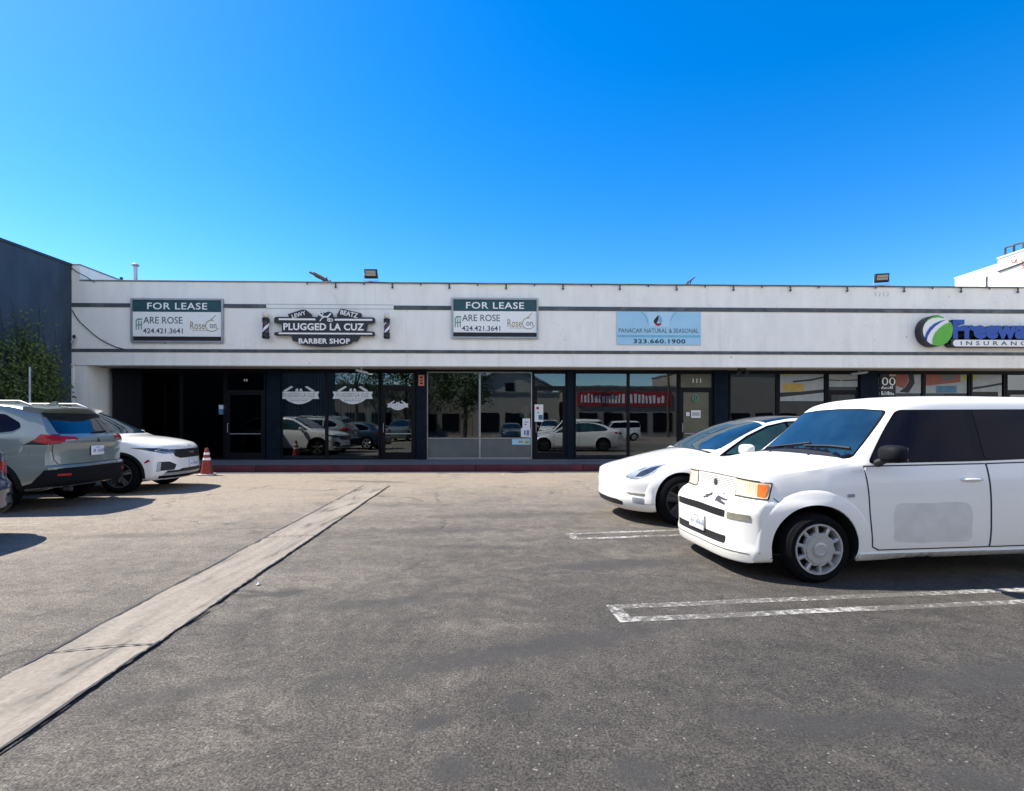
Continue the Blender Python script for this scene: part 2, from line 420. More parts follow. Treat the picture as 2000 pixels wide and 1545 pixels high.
# ------------------------------------------------------------------ ground
def asphalt_mat():
    m, N, L, P = new_mat("worn_asphalt")
    P.inputs["Roughness"].default_value = 0.88
    P.inputs["IOR"].default_value = 1.4
    tc = N.new("ShaderNodeTexCoord")
    def noise(scale, detail, rough=0.55, stretch=None, rot=0.0, dist=0.0):
        mp = N.new("ShaderNodeMapping")
        mp.inputs["Scale"].default_value = stretch or (1, 1, 1)
        mp.inputs["Rotation"].default_value = (0, 0, rot)
        L.new(tc.outputs["Object"], mp.inputs["Vector"])
        n = N.new("ShaderNodeTexNoise"); n.inputs["Scale"].default_value = scale; n.inputs["Detail"].default_value = detail
        n.inputs["Roughness"].default_value = rough; n.inputs["Distortion"].default_value = dist
        L.new(mp.outputs[0], n.inputs["Vector"])
        return n.outputs["Fac"]
    def maprange(v, a, b, c, d, smooth=True):
        n = N.new("ShaderNodeMapRange"); n.interpolation_type = 'SMOOTHSTEP' if smooth else 'LINEAR'
        n.inputs["From Min"].default_value = a; n.inputs["From Max"].default_value = b
        n.inputs["To Min"].default_value = c; n.inputs["To Max"].default_value = d
        L.new(v, n.inputs["Value"]); return n.outputs[0]
    def math_(op, a, b):
        n = N.new("ShaderNodeMath"); n.operation = op
        for i, v in enumerate((a, b)):
            if isinstance(v, (int, float)): n.inputs[i].default_value = v
            else: L.new(v, n.inputs[i])
        return n.outputs[0]
    # darker seal coat near right, dusty far; lens vignette and grazing light painted in
    vd = N.new("ShaderNodeVectorMath"); vd.operation = 'DISTANCE'
    L.new(tc.outputs["Object"], vd.inputs[0]); vd.inputs[1].default_value = (2.6, 1.6, 0)
    worn_falloff = maprange(vd.outputs["Value"], 0.5, 11.0, 0.0, 1.0, False)
    big = noise(0.28, 7, 0.6)
    streak = noise(1.3, 10, 0.68, (0.75, 1.15, 1), 0.12, 0.9)
    streak2 = noise(1.1, 8, 0.62, (0.25, 1.6, 1), -0.10, 0.5)
    blot = noise(4.2, 8, 0.7, None, 0.4, 1.2)
    f = math_('ADD', worn_falloff, math_('MULTIPLY', math_('SUBTRACT', big, 0.5), 0.40))
    f = math_('ADD', f, math_('MULTIPLY', math_('SUBTRACT', streak, 0.5), 0.62))
    f = math_('ADD', f, math_('MULTIPLY', math_('SUBTRACT', streak2, 0.5), 0.48))
    f = math_('ADD', f, math_('MULTIPLY', math_('SUBTRACT', blot, 0.5), 0.85))
    ramp = N.new("ShaderNodeValToRGB")
    e = ramp.color_ramp.elements
    e[0].position = 0.0; e[0].color = (0.036, 0.032, 0.027, 1)
    e[1].position = 1.05; e[1].color = (0.220, 0.180, 0.138, 1)
    x = ramp.color_ramp.elements.new(0.30); x.color = (0.065, 0.057, 0.047, 1)
    x = ramp.color_ramp.elements.new(0.62); x.color = (0.128, 0.110, 0.089, 1)
    L.new(f, ramp.inputs["Fac"])
    # aggregate grain
    g1 = maprange(noise(95, 3, 0.7), 0.36, 0.64, 0.35, 1.65, False)
    g2 = maprange(noise(22, 5, 0.75, None, 0, 2.2), 0.37, 0.63, 0.60, 1.40, False)
    g = math_('MULTIPLY', g1, g2)
    mul = N.new("ShaderNodeMix"); mul.data_type = 'RGBA'; mul.blend_type = 'MULTIPLY'; mul.inputs["Factor"].default_value = 1
    L.new(ramp.outputs[0], mul.inputs["A"])
    cb = N.new("ShaderNodeCombineColor")
    for i in range(3): L.new(g, cb.inputs[i])
    L.new(cb.outputs[0], mul.inputs["B"])
    # pale stones
    vo = N.new("ShaderNodeTexVoronoi"); vo.inputs["Scale"].default_value = 34
    L.new(tc.outputs["Object"], vo.inputs["Vector"])
    wn_ = N.new("ShaderNodeTexWhiteNoise"); L.new(vo.outputs["Position"], wn_.inputs["Vector"])
    sz = maprange(wn_.outputs["Value"], 0.66, 1.0, 0.0, 0.20, False)
    spk = math_('LESS_THAN', vo.outputs["Distance"], sz)
    spk = math_('MULTIPLY', spk, 0.42)
    ms = N.new("ShaderNodeMix"); ms.data_type = 'RGBA'
    L.new(spk, ms.inputs["Factor"]); L.new(mul.outputs["Result"], ms.inputs["A"]); ms.inputs["B"].default_value = (0.36, 0.33, 0.29, 1)
    # oil drips
    v2 = N.new("ShaderNodeTexVoronoi"); v2.inputs["Scale"].default_value = 0.75; v2.inputs["Randomness"].default_value = 1
    mp = N.new("ShaderNodeMapping"); mp.inputs["Scale"].default_value = (0.8, 1.2, 1); L.new(tc.outputs["Object"], mp.inputs["Vector"])
    dn = N.new("ShaderNodeTexNoise"); dn.inputs["Scale"].default_value = 3; dn.inputs["Detail"].default_value = 5; L.new(mp.outputs[0], dn.inputs["Vector"])
    va = N.new("ShaderNodeVectorMath"); va.operation = 'MULTIPLY_ADD'
    L.new(dn.outputs["Color"], va.inputs[0]); va.inputs[1].default_value = (0.5, 0.5, 0); L.new(mp.outputs[0], va.inputs[2])
    L.new(va.outputs[0], v2.inputs["Vector"])
    oil = maprange(v2.outputs["Distance"], 0.03, 0.17, 0.45, 0.0)
    mo = N.new("ShaderNodeMix"); mo.data_type = 'RGBA'
    L.new(oil, mo.inputs["Factor"]); L.new(ms.outputs["Result"], mo.inputs["A"]); mo.inputs["B"].default_value = (0.030, 0.029, 0.030, 1)
    # oily tyre sweeps and drips left by turning and parked cars
    dirtn = noise(5.0, 7, 0.7, None, 0.7, 0.8)
    last = mo
    for (cx, cy, ang, hl_, hw, amt) in ((.14, 3.10, 21, 1.25, .15, .75), (.98, 4.92, 10, .85, .20, .75), (-.75, 6.55, 4, 1.3, .28, .55), (.04, 2.50, 0, .09, .08, .8), (-.36, 2.32, 30, .12, .07, .8), (-.24, 2.02, 0, .10, .09, .75), (.47, 1.98, 0, .13, .12, .7), (1.6, 2.3, 15, .5, .1, .5), (-.2, 5.6, -6, 1.0, .12, .45), (-4.6, 6.2, 5, .9, .15, .4), (-3.3, 12.0, -12, 1.1, .22, .6), (2.6, 2.75, 12, .7, .14, .6), (1.2, 2.35, -8, .35, .09, .6), (1.75, 1.95, 5, .22, .08, .7), (-1.6, 2.6, 25, .5, .10, .45), (-.9, 3.9, 14, .8, .12, .5), (.2, 7.6, 3, 1.6, .3, .4), (-2.4, 8.6, -5, 1.2, .25, .35)):
        sp = N.new("ShaderNodeMapping"); sp.vector_type = 'TEXTURE'
        sp.inputs["Location"].default_value = (cx, cy, 0); sp.inputs["Rotation"].default_value = (0, 0, math.radians(ang)); sp.inputs["Scale"].default_value = (hl_, hw, 1)
        L.new(tc.outputs["Object"], sp.inputs["Vector"])
        ln = N.new("ShaderNodeVectorMath"); ln.operation = 'LENGTH'; L.new(sp.outputs[0], ln.inputs[0])
        dd = math_('ADD', ln.outputs["Value"], math_('MULTIPLY', math_('SUBTRACT', dirtn, 0.5), 2.6))
        m_ = maprange(dd, 0.35, 1.25, amt, 0.0)
        q = N.new("ShaderNodeMix"); q.data_type = 'RGBA'; L.new(m_, q.inputs["Factor"]); L.new(last.outputs["Result"], q.inputs["A"]); q.inputs["B"].default_value = (0.034, 0.032, 0.030, 1)
        last = q
    mo = last
    # hairline cracks
    v3 = N.new("ShaderNodeTexVoronoi"); v3.feature = 'DISTANCE_TO_EDGE'; v3.inputs["Scale"].default_value = 0.33
    va2 = N.new("ShaderNodeVectorMath"); va2.operation = 'MULTIPLY_ADD'
    dn2 = N.new("ShaderNodeTexNoise"); dn2.inputs["Scale"].default_value = 1.3; dn2.inputs["Detail"].default_value = 7; L.new(tc.outputs["Object"], dn2.inputs["Vector"])
    L.new(dn2.outputs["Color"], va2.inputs[0]); va2.inputs[1].default_value = (1.6, 1.6, 0); L.new(tc.outputs["Object"], va2.inputs[2])
    L.new(va2.outputs[0], v3.inputs["Vector"])
    ck = maprange(v3.outputs["Distance"], 0.0, 0.009, 0.75, 0.0, False)
    ck = math_('MULTIPLY', ck, maprange(big, 0.42, 0.55, 0.0, 1.0))
    mc = N.new("ShaderNodeMix"); mc.data_type = 'RGBA'
    L.new(ck, mc.inputs["Factor"]); L.new(mo.outputs["Result"], mc.inputs["A"]); mc.inputs["B"].default_value = (0.025, 0.023, 0.021, 1)
    L.new(mc.outputs["Result"], P.inputs["Base Color"])
    bp = N.new("ShaderNodeBump"); bp.inputs["Strength"].default_value = 0.55; bp.inputs["Distance"].default_value = 0.006
    hb = math_('ADD', noise(70, 3, 0.7), math_('MULTIPLY', noise(16, 4, 0.6), 1.2))
    L.new(hb, bp.inputs["Height"]); L.new(bp.outputs[0], P.inputs["Normal"])
    return m

M['asphalt'] = asphalt_mat()

def paint_line_mat():
    m, N, L, P = new_mat("worn_line_paint")
    P.inputs["Roughness"].default_value = 0.75
    tc = N.new("ShaderNodeTexCoord")
    n = N.new("ShaderNodeTexNoise"); n.inputs["Scale"].default_value = 17; n.inputs["Detail"].default_value = 9; n.inputs["Roughness"].default_value = 0.75
    L.new(tc.outputs["Object"], n.inputs["Vector"])
    n2 = N.new("ShaderNodeTexNoise"); n2.inputs["Scale"].default_value = 1.1; n2.inputs["Detail"].default_value = 6
    L.new(tc.outputs["Object"], n2.inputs["Vector"])
    ad = N.new("ShaderNodeMath"); ad.operation = 'MULTIPLY_ADD'; ad.inputs[1].default_value = 0.55
    L.new(n2.outputs["Fac"], ad.inputs[0]); L.new(n.outputs["Fac"], ad.inputs[2])
    mr = N.new("ShaderNodeMapRange"); mr.inputs["From Min"].default_value = 0.64; mr.inputs["From Max"].default_value = 0.80
    mr.inputs["To Min"].default_value = 0.95; mr.inputs["To Max"].default_value = 0.12
    L.new(ad.outputs[0], mr.inputs["Value"])
    L.new(mr.outputs[0], P.inputs["Alpha"])
    cr = N.new("ShaderNodeValToRGB"); cr.color_ramp.elements[0].color = (0.34, 0.315, 0.28, 1); cr.color_ramp.elements[1].color = (0.52, 0.50, 0.46, 1)
    L.new(n.outputs["Fac"], cr.inputs["Fac"]); L.new(cr.outputs[0], P.inputs["Base Color"])
    return m
M['line'] = paint_line_mat()

def gutter_mat():
    m, N, L, P = new_mat("gutter_concrete")
    P.inputs["Roughness"].default_value = 0.85
    tc = N.new("ShaderNodeTexCoord")
    mp = N.new("ShaderNodeMapping"); mp.inputs["Scale"].default_value = (5.0, 0.8, 1); L.new(tc.outputs["Object"], mp.inputs["Vector"])
    n = N.new("ShaderNodeTexNoise"); n.inputs["Scale"].default_value = 1.5; n.inputs["Detail"].default_value = 8; n.inputs["Distortion"].default_value = 0.7
    L.new(mp.outputs[0], n.inputs["Vector"])
    cr = N.new("ShaderNodeValToRGB")
    e = cr.color_ramp.elements
    e[0].position = 0.34; e[0].color = (0.09, 0.08, 0.065, 1)
    e[1].position = 0.62; e[1].color = (0.235, 0.200, 0.158, 1)
    x = e.new(0.40); x.color = (0.175, 0.148, 0.116, 1)
    L.new(n.outputs["Fac"], cr.inputs["Fac"])
    g = N.new("ShaderNodeTexNoise"); g.inputs["Scale"].default_value = 40; g.inputs["Detail"].default_value = 5; L.new(tc.outputs["Object"], g.inputs["Vector"])
    gm = N.new("ShaderNodeMapRange"); gm.inputs["From Min"].default_value = 0.3; gm.inputs["From Max"].default_value = 0.7; gm.inputs["To Min"].default_value = 0.82; gm.inputs["To Max"].default_value = 1.15
    L.new(g.outputs["Fac"], gm.inputs["Value"])
    cb = N.new("ShaderNodeCombineColor")
    for i in range(3): L.new(gm.outputs[0], cb.inputs[i])
    mul = N.new("ShaderNodeMix"); mul.data_type = 'RGBA'; mul.blend_type = 'MULTIPLY'; mul.inputs["Factor"].default_value = 1
    L.new(cr.outputs[0], mul.inputs["A"]); L.new(cb.outputs[0], mul.inputs["B"])
    d = N.new("ShaderNodeTexNoise"); d.inputs["Scale"].default_value = 7; d.inputs["Detail"].default_value = 3; L.new(tc.outputs["Object"], d.inputs["Vector"])
    dm = N.new("ShaderNodeMapRange"); dm.inputs["From Min"].default_value = 0.66; dm.inputs["From Max"].default_value = 0.74; dm.inputs["To Max"].default_value = 0.65
    L.new(d.outputs["Fac"], dm.inputs["Value"])
    mx = N.new("ShaderNodeMix"); mx.data_type = 'RGBA'; mx.inputs["B"].default_value = (0.10, 0.075, 0.055, 1)
    L.new(dm.outputs[0], mx.inputs["Factor"]); L.new(mul.outputs["Result"], mx.inputs["A"])
    L.new(mx.outputs["Result"], P.inputs["Base Color"])
    bp = N.new("ShaderNodeBump"); bp.inputs["Strength"].default_value = 0.3; bp.inputs["Distance"].default_value = 0.01
    L.new(g.outputs["Fac"], bp.inputs["Height"]); L.new(bp.outputs[0], P.inputs["Normal"])
    return m
M['gutter'] = gutter_mat()

TH = R(1.6)
UD = Vector((math.cos(TH), math.sin(TH), 0)); VD = Vector((-math.sin(TH), math.cos(TH), 0))
D0 = 15.8
def B(u, v, z=0.0):
    """shop-front frame: u along the facade, v into the building, z up"""
    return Vector((0, D0, 0)) + UD * u + VD * v + Vector((0, 0, z))
def U(px, v):
    """where the facade column seen at picture column px lies on the plane v"""
    t = (px - 1000) / 1000.0
    return (t * (D0 + v * VD.y) - v * VD.x) / (UD.x - t * UD.y)
def Z(px, py, v):
    p = B(U(px, v), v)
    return EYE - (py - 828) / 1000.0 * p.y

def sheet(name, pts, z, m, kind='structure'):
    bm = bmesh.new()
    bm.faces.new([bm.verts.new((p[0], p[1], z)) for p in pts])
    o = obj(name, bm, m)
    o["kind"] = kind
    return o

bm = bmesh.new()
bmesh.ops.create_grid(bm, x_segments=8, y_segments=8, size=400)
g = obj("parking_lot", bm, M['asphalt']); g["kind"] = 'structure'

# concrete valley gutter: a shallow strip running away towards the shops
def along(p, d, s, off):
    n = Vector((-d.y, d.x))
    return p + d * s + n * off
gd = Vector((-0.524, 8.41)).normalized()
gp = Vector((-2.106, 2.106)) - gd * 4.0          # a point on its right edge
glen = 4.0 + 9.05
bm = bmesh.new()
rnd = random.Random(3)
NSEG = 120
rows = []
for i in range(NSEG + 1):
    s = glen * i / NSEG
    w = 0.555
    row = []
    for k, t in enumerate((0, .25, .5, .75, 1)):
        q = along(gp, gd, s, w * t + (rnd.uniform(-.012, .012) if k in (0, 4) else 0))
        row.append(bm.verts.new((q.x, q.y, 0.014 - (0.009 if k == 2 else 0.005 if k in (1, 3) else 0))))
    rows.append(row)
for a, b in zip(rows, rows[1:]):
    for k in range(4): bm.faces.new((a[k], a[k + 1], b[k + 1], b[k]))
g = obj("concrete_gutter", bm, M['gutter'], smooth=50); g["kind"] = 'structure'
def crack(name, side, z, w0):
    bm = bmesh.new(); prev = None
    rr = random.Random(side * 7 + 5)
    wob = 0; n = 260
    for i in range(n + 1):
        s = glen * i / n
        wob = wob * 0.8 + rr.uniform(-.006, .006)
        w = max(0.002, w0 + rr.uniform(-.010, .014))
        c = (0.0 if side == 0 else 0.555) + wob * 0.7
        a = along(gp, gd, s, c - w / 2); b = along(gp, gd, s, c + w / 2)
        cur = (bm.verts.new((a.x, a.y, z)), bm.verts.new((b.x, b.y, z)))
        if prev: bm.faces.new((prev[0], prev[1], cur[1], cur[0]))
        prev = cur
    o = obj(name, bm, M['gap']); o["kind"] = 'structure'
crack("gutter_joint", 1, 0.0185, 0.018)
crack("gutter_joint", 0, 0.0185, 0.011)
bm = bmesh.new()
for s in (4.0 + 1.0, 4.0 + 4.05, 4.0 + 7.1):
    pr = None
    for i in range(25):
        t = i / 24
        q = along(gp, gd, s + 0.035 * math.sin(t * 3.2) - .09 * t, 0.555 * t); w = 0.006 + 0.004 * math.sin(i * 1.7)
        cur = (bm.verts.new((q.x, q.y - w, 0.0178)), bm.verts.new((q.x, q.y + w, 0.0178)))
        if pr: bm.faces.new((pr[0], pr[1], cur[1], cur[0]))
        pr = cur
o = obj("gutter_joint", bm, M['gap']); o["kind"] = 'structure'

def hairpin(x, y, ang, length, w=0.335, lw=0.085, skew=0.05):
    """stall marking: two long lines joined by a short bar"""
    a = R(ang); d = Vector((math.cos(a), math.sin(a))); n = Vector((-d.y, d.x))
    p = Vector((x, y))
    def q(s, t): v = p + d * s + n * t; return (v.x, v.y)
    bm = bmesh.new()
    def strip(s0, s1, t0, t1, k):
        n_ = max(1, int(abs(s1 - s0) / 0.25))
        ra = random.Random(int(x * 100) + k)
        prev = None
        for i in range(n_ + 1):
            s = s0 + (s1 - s0) * i / n_; j = ra.uniform(-.006, .006)
            A = bm.verts.new((*q(s, t0 + j), 0.004)); Bq = bm.verts.new((*q(s, t1 + j), 0.004))
            if prev: bm.faces.new((prev[0], A, Bq, prev[1]))
            prev = (A, Bq)
    strip(lw * 1.2, length, 0, lw, 1)
    strip(lw * 1.2, length, w - lw, w, 2)
    c = [(0, 0), (lw * 1.2, 0), (lw * 1.2, w), (0, w)]
    bm.faces.new([bm.verts.new((*q(*z), 0.004)) for z in c])
    o = obj("parking_line", bm, M['line']); o["kind"] = 'structure'
hairpin(0.735, 3.478, 6.6, 4.6)
hairpin(0.705, 5.955, 9.2, 4.6, 0.36)
hairpin(-6.40, 7.12, 187.0, 4.5, 0.36)
hairpin(-6.70, 9.72, 187.0, 4.5, 0.34)

# raised walkway with a red-painted kerb face
UL, UR = U(140, 0), 21.5
bm = bmesh.new()
def bx(bm, u0, u1, v0, v1, z0, z1, mi=0, bev=0): return box(bm, u0, u1, v0, v1, z0, z1, mi, bev)
bx(bm, UL - .0, UR, -1.20, 5.2, -0.03, 0.2)
o = obj("walkway", bm, M['walk'], loc=(0, D0, 0)); o.rotation_euler = (0, 0, TH); o["kind"] = 'structure'
bm = bmesh.new()
x = UL
while x < UR - .1:
    x1 = min(UR, x + 3.05)
    bx(bm, x + .004, x1 - .004, -1.36, -1.204, -0.03, 0.196, bev=0.018); x = x1
o = obj("red_kerb", bm, M['red_kerb'], loc=(0, D0, 0), smooth=35); o.rotation_euler = (0, 0, TH); o["kind"] = 'structure'
bm = bmesh.new()
bx(bm, UL, UR, -1.66, -1.364, -0.03, 0.012)
o = obj("kerb_channel", bm, M['walk'], loc=(0, D0, 0)); o.rotation_euler = (0, 0, TH); o["kind"] = 'structure'
# ------------------------------------------------------------------ the shop building
bld = thing("shop_building", "long single storey white shop building with black shop windows and two dark stripes", "building", (0, D0, 0), TH)
Zs, Zt = 3.12, 5.655           # soffit, parapet top
GV = 0.9                       # depth of the shop-front plane behind the fascia
bm = bmesh.new()
bx(bm, UL, UR, 0.0, 0.30, Zs, Zt)                                   # fascia / parapet
bx(bm, UL, UL + 0.24, 0.302, 10.0, Zs, 6.13)                        # raised left parapet
bx(bm, UL, UL + 0.24, -0.004, 0.298, Zt + .002, 6.13)
bx(bm, UL + 0.242, UR, 9.7, 10.0, 0.2, 5.3)
obj("wall", bm, M['white_wall'], bld)
bm = bmesh.new()
bx(bm, UL + 0.245, UR, 0.305, 9.69, 4.9, 5.05)
obj("roof", bm, M['coping'], bld)
bm = bmesh.new()
bx(bm, UL + .245, UR, -0.025, 0.33, Zt + .002, Zt + .045, bev=.006)
bx(bm, UL - .01, UL + .26, -0.02, 10.0, 6.132, 6.17, bev=.006)
obj("coping", bm, M['coping'], bld)
bm = bmesh.new()
bx(bm, UL + .42, UR, 0.302, GV + .0, Zs, Zs + .12)
obj("soffit", bm, M['soffit'], bld)
# lower drip edge of the fascia
bm = bmesh.new()
bx(bm, UL - .002, UR, -0.014, 0.0, Zs + .002, Zs + .05)
obj("fascia_trim", bm, M['white_wall'], bld)
# stripes
def stripe(px0, px1, y0, y1):
    b = bmesh.new()
    zc0 = Z(1000, y1, 0); zc1 = Z(1000, y0, 0)
    bx(b, U(px0, 0) if px0 else UL - .004, U(px1, 0) if px1 else UR, -0.022, -0.0005, zc0, zc1, bev=.004)
    obj("stripe", b, M['stripe'], bld)
stripe(None, 520, 597.5, 605)
stripe(769, None, 598.5, 606.5)
stripe(None, None, 684.6, 690.8)
# pale ghost of the removed length of the upper stripe
for y in (597.3, 605.2):
    bmg = bmesh.new(); z = Z(1000, y, 0); bx(bmg, U(521, 0), U(768, 0), -.006, -.0005, z - .008, z + .008); obj("stripe_ghost", bmg, M['alu'], bld)
# left end pier and return wall of the recess
bm = bmesh.new()
bx(bm, UL, UL + .42, 0.02, 0.30, 0.2, Zs - .002)
bx(bm, UL + .14, UL + .42, 0.302, 3.0, 0.2, Zs - .002)
bx(bm, UL, UL + .05, -0.012, 0.018, 0.2, Zs - .002)
obj("end_pier", bm, M['white_wall'], bld)

# interior of the shops
bm = bmesh.new()
u0 = U(218, GV); 
bx(bm, u0 + .02, UR, 5.0, 5.1, 0.205, 3.1)                 # back wall
bx(bm, u0 + .02, UR, GV + .12, 4.99, 3.12, 3.2)            # ceiling
bx(bm, u0 - .06, u0 + .018, GV + .12, 5.1, 0.205, 3.1)
for px in (541, 823, 1114, 1409, 1700):
    c = U(px, GV); bx(bm, c - .05, c + .05, GV + .16, 4.99, 0.205, 3.1)
bx(bm, UR - .1, UR, GV + .1, 4.99, 0.205, 3.1)
obj("shop_interior", bm, M['interior'], bld)
# header band above the glass
bm = bmesh.new()
bx(bm, u0 + .001, UR, GV - .02, GV + .10, 3.045, Zs - .001)
obj("header", bm, M['frame'], bld)

Z0, Z1 = 0.2, 3.043
def bars(bm, ua, ub, za, zb, w, rails=(), mull=(), v0=GV - .03, v1=GV + .05, bw=None, tw=None):
    bw = w if bw is None else bw; tw = w if tw is None else tw
    bx(bm, ua, ua + w, v0, v1, za, zb); bx(bm, ub - w, ub, v0, v1, za, zb)
    bx(bm, ua + w, ub - w, v0 + .002, v1 - .002, zb - tw, zb); bx(bm, ua + w, ub - w, v0 + .002, v1 - .002, za, za + bw)
    for z in rails: bx(bm, ua + w, ub - w, v0 + .003, v1 - .003, z - w / 2, z + w / 2)

def pane(parent, ua, ub, za, zb, m='glass', v=GV + .012):
    b = bmesh.new(); bx(b, ua, ub, v, v + .008, za, zb); return obj("pane", b, M[m], parent)

def window(p0, p1, m='frame', w=0.045, knee=None, g='glass'):
    ua, ub = U(p0, GV), U(p1, GV)
    b = bmesh.new()
    zr = Z(p0, knee, GV) if knee else None
    bars(b, ua, ub, Z0, Z1, w, rails=[zr] if knee else [], bw=.06)
    f = obj("window", b, M[m], bld)
    if knee:
        pane(f, ua + w, ub - w, zr + w / 2, Z1 - w)
        b = bmesh.new(); bx(b, ua + w, ub - w, GV + .0, GV + .03, Z0 + .06, zr - w / 2); obj("knee_panel", b, M['kneepanel'], f)
    else:
        pane(f, ua + w, ub - w, Z0 + .06, Z1 - w, g)
    return f

def door(p0, p1, ztr, handle_side=-1, glassm='glass', transom='glass', label=None):
    ua, ub = U(p0, GV), U(p1, GV)
    zt = Z(p0, ztr, GV)
    b = bmesh.new()
    bars(b, ua, ub, Z0, Z1, .05, rails=[zt + .025])
    fr = obj("door_frame", b, M['frame'], bld)
    pane(fr, ua + .05, ub - .05, zt + .05, Z1 - .05, transom)
    b = bmesh.new()
    bars(b, ua + .055, ub - .055, Z0 + .012, zt - .002, .085, v0=GV - .02, v1=GV + .03, bw=.22, tw=.10)
    d = obj("door", b, M['frame'], bld)
    if label: d["label"] = label
    pane(d, ua + .14, ub - .14, Z0 + .232, zt - .102, glassm, GV + .006)
    b = bmesh.new()
    uh = (ua + .095) if handle_side < 0 else (ub - .095)
    tube(b, [(uh, GV - .02, 1.08), (uh, GV - .075, 1.09), (uh, GV - .075, 1.36), (uh, GV - .02, 1.37)], .014, 8)
    obj("handle", b, M['silver'], d, smooth=40)
    b = bmesh.new()
    bx(b, ua + .16, ub - .16, GV - .065, GV - .035, 1.02, 1.05); bx(b, ua + .15, ua + .17, GV - .034, GV - .018, 1.02, 1.05); bx(b, ub - .17, ub - .15, GV - .034, GV - .018, 1.02, 1.05)
    obj("push_bar", b, M['silver'], d)
    return d

def pilaster(p0, p1, m='navy', v0=GV - .10):
    b = bmesh.new(); bx(b, U(p0, GV - .1) , U(p1, GV - .1), v0, GV + .14, Z0, Zs - .004, bev=.006)
    return obj("pilaster", b, M[m], bld)

pilaster(219, 274, 'frame')
window(275, 355, g='glassdark'); window(355, 440, g='glassdark')
door(441, 519, 765, -1, 'glassdark', 'glassdark', label="dark door of the vacant unit")
pilaster(520, 547)
window(549, 638); window(638, 742)
door(744, 812, 757, -1, label="barber shop door with white decal")
pilaster(813, 833)
window(834, 937, 'silver', .03, knee=856); window(937, 1039, 'silver', .03, knee=856)
door(1041, 1107, 757, -1)
pilaster(1108, 1121)
window(1122, 1227); window(1227, 1325)
door(1326, 1393, 760, -1, glassm='olive', transom='olive', label="olive filmed door numbered 111")
pilaster(1395, 1423)
window(1424, 1518); window(1519, 1613)
door(1615, 1679, 765, -1)
pilaster(1681, 1716)
window(1717, 1803); window(1803, 1893); window(1895, 1962); door(1964, 2036, 765, -1)
pilaster(2038, 2066); window(2068, 2180); window(2180, 2290)

# ------------------------------------------------------------------ signs on the fascia
def at_wall(name, label, cat, px, py, v=0.0, group=None):
    """a thing fixed to the facade; local x runs along it, z up, -y towards the lot"""
    p = B(U(px, v), v, Z(px, py, v))
    return thing(name, label, cat, p, TH, group)
def sc(px, v=0.0):
    return B(U(px, v), v).y / 1000.0          # metres per picture pixel on that plane

def frame4(bm, w, h, t, y0, y1, bev=0.004):
    box(bm, -w / 2, w / 2, y0, y1, h / 2 - t, h / 2, bev=bev)
    box(bm, -w / 2, w / 2, y0, y1, -h / 2, -h / 2 + t, bev=bev)
    box(bm, -w / 2, -w / 2 + t, y0 + .001, y1 - .001, -h / 2 + t, h / 2 - t)
    box(bm, w / 2 - t, w / 2, y0 + .001, y1 - .001, -h / 2 + t, h / 2 - t)

def lease_sign(px, py, wpx, hpx, label):
    s = sc(px)
    t = at_wall("for_lease_sign", label, "sign", px, py, 0.0, "for lease boards on the fascia")
    w, h = wpx * s, hpx * s
    b = bmesh.new(); frame4(b, w, h, .055, -.085, -.024); obj("sign_frame", b, M['alu'], t)
    b = bmesh.new(); box(b, -w / 2 + .056, w / 2 - .056, -.05, -.03, -h / 2 + .19, h / 2 - .056); obj("panel", b, M['signwhite'], t)
    b = bmesh.new(); box(b, -w / 2 + .056, w / 2 - .056, -.0245, -.0235, -h / 2 + .056, -h / 2 + .188); obj("back_panel", b, M['black'], t)
    bh = .345
    b = bmesh.new(); box(b, -w / 2 + .058, w / 2 - .058, -.056, -.0505, h / 2 - .058 - bh, h / 2 - .058); obj("header_band", b, M['teal'], t)
    text("lettering", "FOR LEASE", M['signwhite'], t, 0, -.060, h / 2 - .058 - bh / 2, h=.205, w=1.78, depth=.003, bold=.012, space=1.08)
    text("lettering", "ARE ROSE", M['ink'], t, -.43, -.0535, .01, h=.205, w=1.16, depth=.003, bold=.004)
    text("lettering", "424.421.3641", M['ink'], t, -.43, -.0535, -.31, h=.155, w=1.18, depth=.003, bold=.012)
    b = bmesh.new()
    x0 = -1.235
    for i in range(3):
        xa = x0 + i * .075
        prism(b, [(xa, -.28), (xa + .03, -.28), (xa + .03, .0), (xa, -.03)], -.0535, -.0505)
    prism(b, [(x0 - .01, -.03), (x0 + .05, .06), (x0 + .19, .06), (x0 + .2, .02), (x0 + .06, .01), (x0 + .02, -.05)], -.0545, -.0537)
    prism(b, [(x0 + .02, -.13), (x0 + .2, -.11), (x0 + .2, -.14), (x0 + .02, -.16)], -.0552, -.0547)
    obj("emblem", b, M['greenink'], t)
    text("lettering", "Rose", M['gold'], t, .60, -.0535, -.145, h=.235, w=.44, depth=.003, bold=.0)
    text("lettering", "on", M['ink'], t, 1.06, -.0535, -.16, h=.125, w=.20, depth=.003)
    b = bmesh.new()
    pts = [(a * .19 + 1.03, -.0525, c * .17 - .15) for a, c in [(math.cos(R(q)), math.sin(R(q))) for q in range(75, 350, 12)]]
    tube(b, pts, .011, 6); tube(b, [(.95, -.0525, -.01), (1.04, -.0525, .07), (1.14, -.0525, .17)], .010, 6)
    box(b, .44, .93, -.053, -.0505, -.30, -.288)
    obj("emblem", b, M['gold'], t)
    for sx in (-1, 1):
        for sz in (-.75, .75):
            b = bmesh.new(); box(b, sx * (w / 2 - .03) - .02, sx * (w / 2 - .03) + .02, -.0235, -.001, sz * h / 2 - .03, sz * h / 2 + .03); obj("bracket", b, M['alu'], t)
    return t
lease_sign(348.5, 627, 177, 86, "white for lease board with teal band, left of the barber sign")
lease_sign(967, 622.5, 169, 79, "white for lease board with teal band, between barber sign and blue banner")

